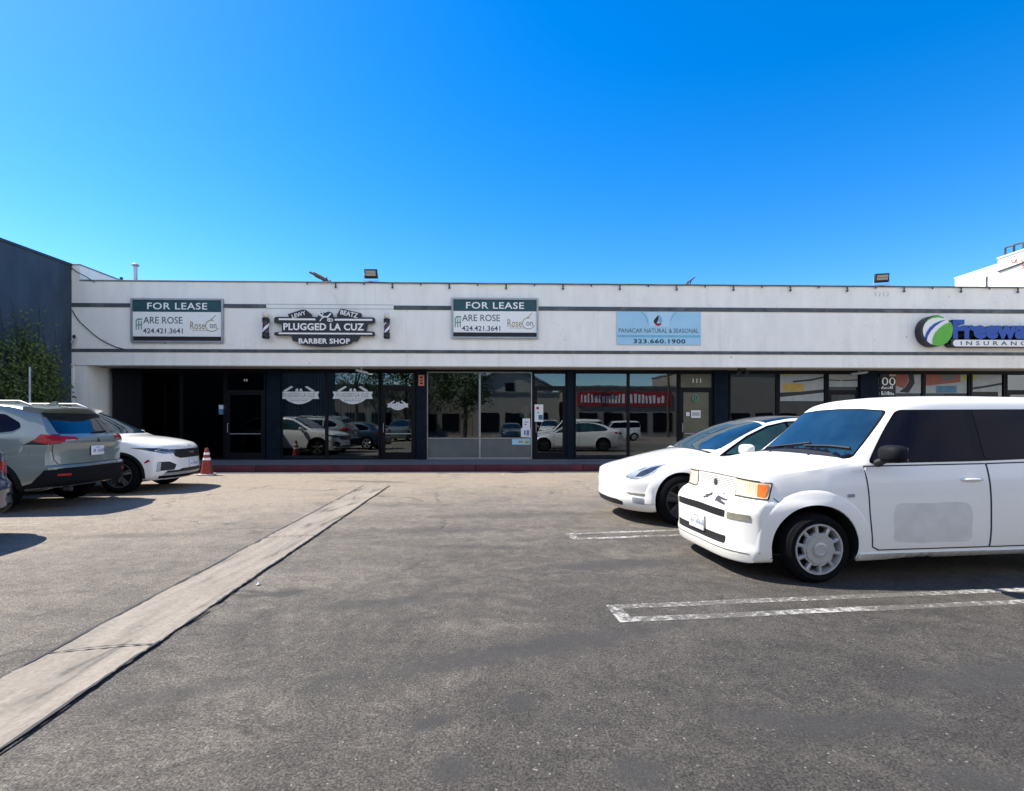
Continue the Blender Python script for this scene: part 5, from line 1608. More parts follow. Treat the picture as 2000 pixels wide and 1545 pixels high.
        if style == 'cover':      # ten slim spokes round a scalloped centre
            for k in range(10):
                spoke(2 * math.pi * (k + .35) / 10, rim * .60, rim * .97, .013, .017, yo - .006, yo - .012, .03)
            ring = []
            for k in range(80):
                a = 2 * math.pi * k / 80; rr_ = rim * (.64 + .055 * abs(math.sin(a * 5 + .35 * math.pi)))
                ring.append((rr_ * math.cos(a), rr_ * math.sin(a)))
            prism(b, ring, yo - .03, yo + .0)
            prism(b, [(p[0] * .86, p[1] * .86) for p in ring], yo + .0005, yo + .008)
            lathe(b, [(0, yo + .009), (.062, yo + .009), (.064, yo + .014), (.045, yo + .020), (.04, yo + .017), (0, yo + .017)], axis='Y', seg=32)
        elif style == 'aero':     # five broad dark blades
            for k in range(5):
                a = 2 * math.pi * (k + .25) / 5
                spoke(a - .20, rim * .16, rim * .97, .030, .028, yo - .01, yo - .012, .03)
                spoke(a + .20, rim * .16, rim * .97, .030, .028, yo - .01, yo - .012, .03)
                spoke(a, rim * .55, rim * .97, .03, .05, yo - .018, yo - .018, .02)
            lathe(b, [(0, yo - .02), (rim * .3, yo - .02), (rim * .26, yo - .004), (.03, yo + .002), (0, yo + .002)], axis='Y', seg=32)
        else:                     # five split spokes
            for k in range(5):
                a = 2 * math.pi * (k + .25) / 5
                for q in (-.13, .13): spoke(a + q, rim * .2, rim * .97, .022, .020, yo - .02, yo - .010, .03)
            lathe(b, [(0, yo - .04), (rim * .27, yo - .04), (rim * .25, yo - .012), (.035, yo - .004), (0, yo - .004)], axis='Y', seg=32)
        obj("wheel_cover" if style == 'cover' else "spokes", b, mrim, wh, smooth=30)

    def plate(self, x, z, yc, front=True, m='plate', tilt=0.0):
        t = bpy.data.objects.new("licence_plate", None)
        b = bmesh.new(); y0 = yc
        xx = x
        box(b, -.006, .006, -.152, .152, -.078, .078, bev=.003)
        o = obj("licence_plate", b, M[m], self.root, (xx, y0, z), smooth=40)
        o.rotation_euler = (0, tilt, 0 if front else math.pi)
        b = bmesh.new(); rr = random.Random(int(abs(x) * 100))
        y = -.13
        while y < .11:
            ww = .022; y += .034
            if abs(y + .035) < .01: continue
            box(b, .0062, .0075, y - ww / 2, y + ww / 2, -.028, -.004); box(b, .0062, .0075, y - ww / 2, y + ww * rr.uniform(-.2, .4), -.004, .024)
        box(b, .0062, .0075, -.05, .05, .045, .055)
        obj("print", b, M['plate_blue'], o)
        return o

    def door_mirror(self, x, y, z, m, sx=.13, sy=.22, sz=.15, sides=(1, -1)):
        for sg in sides:
            b = bmesh.new()
            bmesh.ops.create_uvsphere(b, u_segments=20, v_segments=12, radius=.5)
            for v in b.verts:
                c = v.co
                c.x = math.copysign(abs(c.x * 2) ** .75 / 2, c.x); c.y = math.copysign(abs(c.y * 2) ** .7 / 2, c.y); c.z = math.copysign(abs(c.z * 2) ** .65 / 2, c.z)
                if c.x < -.28: c.x = -.28
                v.co = (c.x * sx, c.y * sy + 0, c.z * sz)
            o = obj("door_mirror", b, m, self.root, (x, sg * y, z), smooth=60)
            b = bmesh.new(); tube(b, [(0, -sg * sy * .3, -sz * .3), (-.0, -sg * (sy * .5 + .06), -sz * .62)], [.03, .036], 8); obj("mirror_arm", b, M['black'], o, smooth=40)
            b = bmesh.new(); box(b, -.28 * sx - .004, -.28 * sx - .0005, -sy * .40, sy * .40, -sz * .36, sz * .36); obj("mirror_glass", b, M['chrome'], o)

    def handles(self, xs, z, m, L_=.17):
        for x in xs:
            for side, sg in (('left', 1), ('right', -1)):
                pts = []
                for k in range(7):
                    t = k / 6; loc, nor = self.hit(x - L_ / 2 + L_ * t, z, side)
                    pts.append(loc + nor * (.002 + .026 * math.sin(math.pi * t) ** .5))
                b = bmesh.new(); tube(b, pts, .011, 8); obj("door_handle", b, m, self.root, smooth=50)

    def wiper(self, pts, side='front'):
        b = bmesh.new(); P = []
        for a, c in pts:
            loc, nor = self.hit(a, c, side); P.append(loc + nor * .02)
        tube(b, P, .010, 6); obj("wiper", b, M['black'], self.root)

def place(root, ax, ay, deg, half, sense):
    """sense +1: (ax, ay) is the front axle of a car whose tail points along deg; -1: it is the rear axle"""
    a = R(deg); d = Vector((math.cos(a), math.sin(a)))
    c = Vector((ax, ay)) + d * half * sense
    root.location = (c.x, c.y, 0); root.rotation_euler = (0, 0, math.pi + a)

# --- white box-shaped car in the foreground
def box_car():
    r = thing("parked_car", "white box-shaped car with yellowed headlamps and a faded patch on its door", "car", group="cars parked in the lot")
    S = dict(xr=-1.975, xf=1.905, axles=[(1.25, .295, .368), (-1.25, .295, .368)], Lf=1.05, Lr=.8,
             zb=[(1.94, .14), (1.4, .16), (0, .19), (-1.9, .20)],
             zB=[(1.94, .80), (1.8, .872), (1.6, .905), (1.25, .940), (.95, .975), (.8, .99), (.6, 1.0), (0, 1.02), (-1.9, 1.04)],
             W=[(1.905, .745), (1.75, .775), (1.5, .82), (1.2, .845), (-1.2, .845), (-1.7, .835), (-1.975, .80)],
             wr=[(1.905, .665), (1.7, .71), (1.3, .765), (1.0, .762), (.82, .735), (.36, .635), (0, .64), (-1.7, .63), (-1.975, .60)],
             zt=[(1.94, .845), (1.90, .885), (1.80, .925), (1.6, .955), (1.3, .985), (1.0, 1.02), (.82, 1.045), (.72, 1.13), (.5, 1.355), (.36, 1.495), (.28, 1.545), (.15, 1.575), (-.1, 1.592), (-.6, 1.60), (-1.4, 1.595), (-1.8, 1.565), (-1.92, 1.52), (-1.975, 1.46)],
             crown=[(1.94, .012), (1.6, .03), (.8, .035), (.3, .035), (-1.975, .02)],
             ff=[(.10, -.04), (.16, -.005), (.25, .012), (.30, .0), (.575, .0), (.605, -.012), (.64, -.065), (.67, -.12), (.692, -.175), (.72, -.187), (.9, -.195), (1.6, -.2)], bowf=[(0, .36, 4.6), (.60, .36, 5.2), (.68, .28, 7.0), (1.0, .28, 7.0)],
             rf=[(.2, -.03), (.35, 0), (.6, 0), (.66, -.03), (1.0, -.05), (1.3, -.09), (1.6, -.16)], bowr=(.22, 4.0), bulge=.55)
    c = Car(S, r, M['paint_aged'])
    for ax in S['axles']:
        for sd in ('left', 'right'): c.flare(ax, M['paint_aged'], .369, .50, .022, -14, 194, sd, "arch_flare", .002, 1.4)
    c.patch("windscreen_surround", [(-.672, 1.036), (-.35, 1.078), (0, 1.092), (.35, 1.078), (.672, 1.036), (.572, 1.474), (.3, 1.497), (0, 1.504), (-.3, 1.497), (-.572, 1.474)], 'front', M['trim'], off=.0025, rnd=.04)
    c.patch("windscreen", [(-.655, 1.048), (-.35, 1.090), (0, 1.104), (.35, 1.090), (.655, 1.048), (.555, 1.462), (.3, 1.485), (0, 1.492), (-.3, 1.485), (-.555, 1.462)], 'front', M['screen'], off=.005, rnd=.04)
    c.patch("cowl", [(.86, -.645), (.915, -.3), (.925, 0), (.915, .3), (.86, .645), (.785, .66), (.80, .3), (.80, 0), (.80, -.3), (.785, -.66)], 'top', M['black'], off=.003, res=.03)
    for s_, w in ((1, 'left'), (-1, 'right')):
        c.patch("window_trim", [(.745, 1.008), (.335, 1.478), (-1.78, 1.492), (-1.84, 1.07), (-.3, 1.022)], w, M['trim'], off=.0035, rnd=.05)
        c.patch("window", [(.710, 1.022), (.325, 1.462), (-.29, 1.470), (-.27, 1.035)], w, M['carglass'], off=.006, rnd=.035)
        c.patch("window", [(-.37, 1.038), (-.38, 1.471), (-1.20, 1.475), (-1.24, 1.06)], w, M['carglass'], off=.006, rnd=.035)
        c.patch("window", [(-1.30, 1.065), (-1.27, 1.475), (-1.74, 1.47), (-1.79, 1.09)], w, M['carglass'], off=.006, rnd=.035)
        # doors with shadow gaps
        fd = [(.795, .985), (.785, .60), (.755, .30), (.70, .272), (-.36, .275), (-.365, 1.0)]
        rd = [(-.372, 1.0), (-.367, .275), (-.80, .278), (-.88, .40), (-1.0, .60), (-1.26, .72), (-1.30, 1.02)]
        for dl, nm in ((fd, "front"), (rd, "rear")):
            cx = sum(p[0] for p in dl) / len(dl); cz = sum(p[1] for p in dl) / len(dl)
            c.seam(dl + [dl[0]], w, .012, .0012)
            inn = [(p[0] + (.006 if p[0] < cx else -.006), p[1] + (.006 if p[1] < cz else -.006)) for p in dl]
            d = c.patch("door", inn, w, M['paint_aged'], off=.0035, res=.07, rnd=.02, skirt=.006)
            if nm == "front" and w == 'left':
                c.patch("faded_patch", [(.545, .655), (.50, .672), (.2, .668), (-.05, .676), (-.16, .66), (-.188, .56), (-.176, .42), (-.185, .355), (-.13, .325), (.1, .332), (.3, .326), (.49, .338), (.565, .35), (.555, .45), (.572, .56)], w, M['faded'], off=.0045, rnd=.05, skirt=.003, parent=d, label="faded dull rectangle on the door")
        c.patch("side_skirt", [(.885, .188), (.875, .248), (-.875, .252), (-.885, .190)], w, M['paint_aged'], off=.018, rnd=.015, skirt=.03)
        c.seam([(1.62, .70), (1.48, .70), (1.30, .655)] if False else [(1.66, .715), (1.585, .712), (1.50, .63)], w, .008, .0012)
        c.seam([(1.545, .235), (1.62, .24), (1.72, .245)], w, .007, .001)
        c.patch("side_marker", [(.985, .755), (.92, .755), (.92, .728), (.985, .728)], w, M['lamp_clear'], off=.006, rnd=.012)
        c.patch("handle_recess", [(-.10, .885), (-.30, .885), (-.30, .835), (-.10, .835)], w, M['paint_aged'], off=.0045, rnd=.02, skirt=.003)
    c.seam([(-.285, .862), (-.30, .862)], 'left', .016, .006, "keyhole", M['black'])
    c.handles([-.19], .862, M['paint_aged'], .19); c.handles([-1.12], .872, M['paint_aged'], .19)
    # front end
    c.patch("grille", [(-.355, .70), (.355, .70), (.37, .85), (-.37, .85)], 'front', M['paint_aged'], off=.004)
    for i in range(8): c.seam([(-.35, .714 + i * .0165), (-.1, .712 + i * .0165), (.1, .712 + i * .0165), (.35, .714 + i * .0165)], 'front', .0060, .0062, "grille_slat", M['slat'])
    c.seam([(-.66, .850), (-.36, .857), (0, .862), (.36, .857), (.66, .850)], 'front', .007, .0065)
    b = bmesh.new(); loc, nor = c.hit(0, .775, 'front'); lathe(b, [(0, .0), (.034, .0), (.034, .006), (.026, .009), (0, .010)], axis='X', seg=24, origin=loc + nor * .004); obj("badge", b, M['grey_mark'], r)
    c.oblique("lamp_gap", [(1.71, .365, .688), (1.60, .715, .690), (1.60, .722, .842), (1.71, .37, .856)], 'f', 28, M['grey_mark'], off=.004, rnd=.012, skirt=.01, res=.03)
    hl = c.oblique("headlamp", [(1.71, .375, .697), (1.60, .705, .700), (1.60, .712, .832), (1.71, .38, .846)], 'f', 28, M['lamp_yellow'], off=.010, rnd=.012, skirt=.03, res=.03, label="yellowed headlamp")
    c.oblique("indicator", [(1.65, .632, .712), (1.605, .694, .714), (1.605, .700, .822), (1.65, .637, .828)], 'f', 28, M['amber'], off=.0135, rnd=.01, skirt=.008, res=.025, parent=hl)
    for k in range(5):
        c.oblique("lens_rib", [(1.69, .535 + k * .022, .715), (1.689, .539 + k * .022, .715), (1.689, .539 + k * .022, .828), (1.69, .535 + k * .022, .828)], 'f', 28, M['cream'], off=.0125, skirt=.004, res=.03, parent=hl)
    c.oblique("reflector", [(1.71, .40, .72), (1.695, .51, .72), (1.695, .51, .828), (1.71, .40, .828)], 'f', 28, M['cream'], off=.0125, rnd=.03, skirt=.008, res=.025, parent=hl)
    c.oblique("fog_lamp", [(1.87, .495, .505), (1.78, .70, .507), (1.78, .70, .562), (1.87, .495, .566)], 'f', 25, M['fog'], off=.004, rnd=.012, skirt=.01, res=.03)
    c.patch("upper_intake", [(-.465, .512), (0, .518), (.465, .512), (.475, .575), (0, .585), (-.475, .575)], 'front', M['black'], off=.004, rnd=.012, res=.03)
    for i in range(3): c.seam([(-.45, .524 + i * .02), (0, .529 + i * .02), (.45, .524 + i * .02)], 'front', .004, .0055, "intake_slat", M['cladding'])
    c.patch("lower_intake", [(-.47, .275), (.47, .275), (.48, .345), (-.48, .345)], 'front', M['black'], off=.003, rnd=.012)
    c.seam([(-.74, .228), (-.4, .232), (0, .234), (.4, .232), (.74, .228)], 'front', .006, .003)
    c.plate(1.920, .40, .0)
    # grey decals on the bumper ledge
    star = []
    for k in range(14):
        rr = 1.0 if k % 2 == 0 else .52; star.append((.05 + rr * .062 * math.cos(2 * math.pi * k / 14 + .3), .648 + rr * .036 * math.sin(2 * math.pi * k / 14 + .3)))
    c.patch("bumper_decal", star, 'front', M['grey_mark'], off=.003, res=.015, skirt=.003)
    c.patch("bumper_decal", [(.175, .668), (.25, .662), (.41, .655), (.40, .645), (.30, .645), (.44, .626), (.44, .612), (.27, .628), (.28, .618), (.22, .640)], 'front', M['grey_mark'], off=.003, res=.015, skirt=.003)
    c.patch("bumper_decal", [(.10, .690), (.22, .688), (.28, .676), (.2, .682)], 'front', M['grey_mark'], off=.003, res=.015, skirt=.003)
    c.seam([(-.28, .865), (-.26, .90)], 'front', .006, .002)
    for k in (-1, 1):
        c.seam([(1.70, k * .60), (1.5, k * .665), (1.1, k * .70), (.85, k * .70)], 'top', .006, .001)
    for y in (.3, -.3):
        loc, nor = c.hit(.95, y, 'top'); b = bmesh.new(); lathe(b, [(0, -.004), (.012, -.004), (.010, .008), (0, .010)], seg=10, origin=loc); obj("washer_jet", b, M['black'], r)
    c.wiper([(-.60, 1.075), (-.2, 1.12), (.05, 1.15)]); c.wiper([(.0, 1.12), (.35, 1.13), (.58, 1.12)])
    c.seam([(-.60, 1.49), (-.56, 1.53), (-.53, 1.57)], 'front', .008, .001)
    c.door_mirror(.66, .945, 1.10, M['cladding'], .17, .22, .15, sides=(1,))
    c.mirror2("tail_lamp", [(.66, .80), (.76, .80), (.72, 1.2), (.64, 1.2)], 'rear', M['redlens'], off=.006)
    c.patch("rear_window", [(-.56, 1.06), (.56, 1.06), (.5, 1.42), (-.5, 1.42)], 'rear', M['carglass'], off=.005, rnd=.04)
    c.wheels(.294, .207, .19, 'cover', M['alloy'], .752)
    place(r, 2.50, 5.155, 6.0, 1.25, 1)
    return c
box_car()

# --- white electric saloon behind it
def saloon():
    r = thing("parked_car", "smooth white saloon with black glass roof and dark wheels behind the box-shaped car", "car", group="cars parked in the lot")
    S = dict(xr=-2.42, xf=2.225, axles=[(1.4375, .335, .372), (-1.4375, .335, .372)], Lf=1.25, Lr=1.0,
             zb=[(2.285, .17), (1.5, .16), (-1.5, .16), (-2.42, .22)],
             zB=[(2.285, .55), (2.15, .64), (1.9, .725), (1.7, .775), (1.44, .825), (1.1, .88), (.85, .915), (0, .955), (-1, .98), (-1.8, 1.0), (-2.3, .97), (-2.42, .93)],
             W=[(2.285, .84), (1.95, .90), (1.44, .925), (0, .915), (-1.44, .925), (-2.1, .88), (-2.42, .80)],
             wr=[(2.285, .60), (1.9, .68), (1.44, .74), (.98, .785), (.6, .71), (.2, .645), (-.3, .61), (-1, .59), (-1.6, .60), (-2.1, .64), (-2.42, .60)],
             zt=[(2.285, .585), (2.25, .645), (2.19, .695), (2.07, .735), (1.87, .775), (1.6, .832), (1.44, .862), (1.15, .912), (.95, .945), (.8, 1.03), (.5, 1.19), (.15, 1.335), (-.15, 1.41), (-.45, 1.445), (-.9, 1.432), (-1.4, 1.335), (-1.8, 1.19), (-2.1, 1.10), (-2.3, 1.06), (-2.42, .99)],
             crown=[(2.285, .03), (1.7, .05), (.95, .05), (0, .03), (-2.42, .03)],
             ff=[(.16, -.12), (.24, -.03), (.34, .0), (.42, -.008), (.54, .0), (.64, -.015), (.74, -.03), (1.4, -.03)], bowf=(.48, 3.0),
             rf=[(.2, -.1), (.4, 0), (.8, 0), (1.0, -.05), (1.4, -.1)], bowr=(.4, 3.0), bulge=.6)
    c = Car(S, r, M['paint_pearl'])
    for ax in S['axles']:
        for sd in ('left', 'right'): c.flare(ax, M['paint_pearl'], .373, .50, .012, -5, 185, sd, "arch_lip", .003)
    c.patch("windscreen", [(.955, 0), (.945, .35), (.865, .70), (.80, .735), (.45, .665), (.10, .60), (.06, .3), (.05, 0), (.06, -.3), (.10, -.60), (.45, -.665), (.80, -.735), (.865, -.70), (.945, -.35)], 'top', M['screen'], off=.005, res=.06)
    c.patch("cowl", [(.985, -.70), (.975, .70), (.925, .72), (.955, 0), (.925, -.72)], 'top', M['black'], off=.004)
    c.patch("glass_roof", [(.03, -.56), (.03, .56), (-.4, .545), (-1.0, .525), (-1.55, .50), (-1.95, .42), (-1.95, -.42), (-1.55, -.50), (-1.0, -.525), (-.4, -.545)], 'top', M['roofglass'], off=.006, res=.07)
    for w in ('left', 'right'):
        c.patch("window_trim", [(.90, .918), (.40, 1.185), (.05, 1.325), (-.25, 1.385), (-.6, 1.40), (-1.05, 1.365), (-1.45, 1.235), (-1.66, 1.09), (-1.6, 1.02), (-1.2, .99)], w, M['trim'], off=.0035)
        c.patch("window", [(.80, .940), (.40, 1.155), (.05, 1.295), (-.22, 1.358), (-.28, .962)], w, M['greenglass'], off=.006, rnd=.02)
        c.patch("window", [(-.33, .966), (-.27, 1.362), (-.6, 1.375), (-1.03, 1.338), (-1.40, 1.215), (-1.58, 1.08), (-1.52, 1.03), (-1.2, 1.005)], w, M['greenglass'], off=.006, rnd=.02)
        c.seam([(.93, .885), (.93, .5), (.88, .26), (-.25, .26), (-.28, .95)], w, .009, .0012)
        c.seam([(-.28, .95), (-.25, .26), (-.9, .27), (-1.1, .62), (-1.3, .95)], w, .009, .0012)
        c.patch("sill_trim", [(1.0, .17), (1.0, .225), (-1.0, .225), (-1.0, .17)], w, M['cladding'], off=.006)
        c.patch("side_repeater", [(1.02, .735), (.93, .74), (.93, .72), (1.02, .715)], w, M['lamp_dark'], off=.004)
    for sg in (1, -1):
        q = lambda pts: [(sg * a, z) for a, z in pts]
    hl = c.oblique("headlamp", [(2.13, .58, .628), (2.06, .66, .612), (1.96, .745, .622), (1.84, .80, .68), (1.70, .83, .808), (1.80, .78, .797), (1.95, .70, .762), (2.07, .63, .69)], 'f', 45, M['lamp_clear'], off=.005, res=.025, rnd=.01)
    c.oblique("lamp_unit", [(2.02, .69, .64), (1.95, .75, .645), (1.86, .79, .70), (1.76, .80, .785), (1.88, .74, .75), (1.97, .70, .70)], 'f', 45, M['lamp_dark'], off=.0075, res=.025, skirt=.006, parent=hl)
    c.oblique("fog_slot", [(2.13, .60, .425), (1.93, .84, .420), (1.93, .84, .388), (2.10, .63, .400)], 'f', 45, M['fog'], off=.004, res=.025, rnd=.008)
    c.oblique("fog_lamp", [(2.07, .68, .365), (1.95, .81, .36), (1.95, .81, .275), (2.07, .69, .288)], 'f', 45, M['lamp_clear'], off=.0035, res=.025, rnd=.015)
    c.patch("lower_intake", [(-.50, .235), (.50, .235), (.52, .288), (.40, .31), (-.40, .31), (-.52, .288)], 'front', M['black'], off=.003, rnd=.015)
    for k in (-1, 1): c.seam([(2.10, k * .52), (1.8, k * .68), (1.4, k * .745), (1.0, k * .775)], 'top', .006, .001)
    c.door_mirror(.60, 1.01, 1.01, M['paint_pearl'], .17, .23, .15, sides=(1,))
    c.mirror2("tail_lamp", [(.40, .83), (.80, .86), (.80, .96), (.5, .94)], 'rear', M['redlens'], off=.005)
    c.wheels(.335, .235, .22, 'aero', M['darkwheel'], .80)
    place(r, 2.135, 7.65, 8.0, 1.4375, 1)
    return c
saloon()

# --- white SUV facing right, beside the cone
def white_suv():
    r = thing("parked_car", "white SUV facing right with slim headlamps beside the traffic cone", "car", group="cars parked in the lot")
    S = dict(xr=-2.36, xf=2.29, axles=[(1.3625, .355, .40), (-1.3625, .355, .40)], Lf=1.15, Lr=.9,
             zb=[(2.29, .24), (1.5, .22), (-1.5, .24), (-2.36, .30)],
             zB=[(2.29, .82), (2.1, .88), (1.8, .95), (1.5, 1.0), (1.1, 1.05), (0, 1.09), (-1.5, 1.14), (-2.36, 1.10)],
             W=[(2.29, .85), (2.0, .895), (1.36, .92), (-1.36, .92), (-2.0, .90), (-2.36, .82)],
             wr=[(2.29, .70), (1.8, .76), (1.15, .80), (.7, .72), (.2, .66), (-1.9, .63), (-2.36, .66)],
             zt=[(2.29, .87), (2.24, .925), (2.1, .97), (1.8, 1.02), (1.5, 1.055), (1.2, 1.085), (1.1, 1.12), (.75, 1.31), (.4, 1.49), (.1, 1.60), (-.2, 1.635), (-1.2, 1.635), (-1.9, 1.58), (-2.2, 1.42), (-2.36, 1.18)],
             crown=[(2.29, .02), (1.8, .04), (1.1, .045), (-2.36, .02)],
             ff=[(.22, -.14), (.32, -.03), (.42, .0), (.60, -.015), (.72, -.02), (.86, -.05), (.95, -.06), (1.6, -.06)], bowf=(.45, 3.0),
             rf=[(.3, -.05), (.5, 0), (.9, 0), (1.2, -.08), (1.6, -.2)], bowr=(.35, 3.0), bulge=.5)
    c = Car(S, r, M['paint_white'])
    for ax in S['axles']:
        for sd in ('left', 'right'): c.flare(ax, M['cladding'], .401, .455, .012, -10, 190, sd, "arch_trim", .003)
    c.patch("windscreen", [(1.12, 0), (1.10, .4), (1.02, .72), (.94, .755), (.55, .675), (.24, .61), (.17, .3), (.15, 0), (.17, -.3), (.24, -.61), (.55, -.675), (.94, -.755), (1.02, -.72), (1.10, -.4)], 'top', M['screen'], off=.005, res=.06)
    for w in ('left', 'right'):
        c.patch("window_trim", [(.98, 1.075), (.55, 1.32), (.2, 1.49), (-.1, 1.545), (-1.3, 1.545), (-1.75, 1.40), (-1.9, 1.22), (-1.7, 1.165)], w, M['trim'], off=.0035)
        c.patch("window", [(.88, 1.095), (.5, 1.31), (.2, 1.46), (-.12, 1.52), (-.16, 1.11)], w, M['greenglass'], off=.006, rnd=.02)
        c.patch("window", [(-.22, 1.112), (-.18, 1.522), (-1.0, 1.522), (-1.06, 1.14)], w, M['greenglass'], off=.006, rnd=.02)
        c.seam([(.98, 1.03), (.98, .6), (.92, .38), (-.16, .38), (-.18, 1.08)], w, .009, .0012)
        c.seam([(-.18, 1.08), (-.16, .38), (-.85, .40), (-1.0, .7), (-1.15, 1.1)], w, .009, .0012)
        c.patch("sill_cladding", [(.93, .23), (.93, .34), (-.93, .34), (-.93, .25)], w, M['cladding'], off=.006)
        c.patch("side_marker", [(1.90, .62), (1.86, .655), (1.80, .60), (1.81, .575)], w, M['redlens'], off=.004)
    c.patch("grille", [(-.52, .70), (-.40, .655), (.40, .655), (.52, .70), (.55, .815), (.50, .838), (-.50, .838), (-.55, .815)], 'front', M['black'], off=.004, rnd=.02)
    for i in range(4): c.seam([(-.48, .69 + i * .038), (0, .688 + i * .038), (.48, .69 + i * .038)], 'front', .007, .006, "grille_bar", M['cladding'])
    b = bmesh.new(); loc, nor = c.hit(0, .765, 'front'); box(b, loc.x + .004, loc.x + .016, -.085, .085, .750, .782, bev=.004); box(b, loc.x + .0035, loc.x + .015, -.03, .03, .735, .749); box(b, loc.x + .0035, loc.x + .015, -.03, .03, .783, .797); obj("badge", b, M['chrome'], r)
    for sg in (1, -1):
        q = lambda pts: [(sg * a, z) for a, z in pts]
        h = c.patch("headlamp", q([(.50, .755), (.70, .76), (.80, .80), (.87, .885), (.80, .878), (.66, .855), (.52, .838)]), 'front', M['lamp_dark'], off=.005, res=.03)
        c.patch("lamp_unit", q([(.54, .768), (.70, .774), (.78, .81), (.76, .815), (.66, .79), (.55, .785)]), 'front', M['lamp_clear'], off=.0075, res=.03, skirt=.006, parent=h)
        f = c.patch("fog_pocket", q([(.50, .53), (.62, .60), (.78, .60), (.80, .42), (.55, .43)]), 'front', M['black'], off=.004, res=.04, rnd=.02)
        c.patch("fog_bezel", q([(.74, .59), (.785, .59), (.81, .41), (.765, .41)]), 'front', M['alu'], off=.010, res=.03, parent=f)
    c.patch("lower_intake", [(-.70, .375), (.70, .375), (.66, .42), (.45, .42), (.36, .445), (-.36, .445), (-.45, .42), (-.66, .42)], 'front', M['black'], off=.004, rnd=.012)
    c.patch("lower_trim", [(-.72, .335), (.72, .335), (.70, .37), (-.70, .37)], 'front', M['alu'], off=.006, rnd=.008)
    c.patch("front_valance", [(-.74, .272), (.74, .272), (.76, .325), (-.76, .325)], 'front', M['cladding'], off=.006)
    c.plate(2.305, .53, .0)
    for k in (-1, 1): c.seam([(2.16, k * .60), (1.8, k * .72), (1.4, k * .77), (1.1, k * .79)], 'top', .006, .001)
    c.door_mirror(.72, 1.02, 1.14, M['paint_white'], .17, .24, .16)
    for y in (-.60, .60):
        b = bmesh.new(); tube(b, [(.15, y, 1.615), (.05, y, 1.665), (-1.6, y, 1.665), (-1.75, y, 1.61)], .016, 8); obj("roof_rail", b, M['black'], r, smooth=50)
    c.mirror2("tail_lamp", [(.55, .95), (.82, .98), (.80, 1.12), (.6, 1.08)], 'rear', M['redlens'], off=.005)
    c.wheels(.355, .235, .225, 'split', M['suvwheel'], .79)
    a = R(8.0); n = Vector((-6.80, 10.9)) - Vector((math.cos(a), math.sin(a))) * 2.29
    r.location = (n.x, n.y, 0); r.rotation_euler = (0, 0, a)
    return c
white_suv()

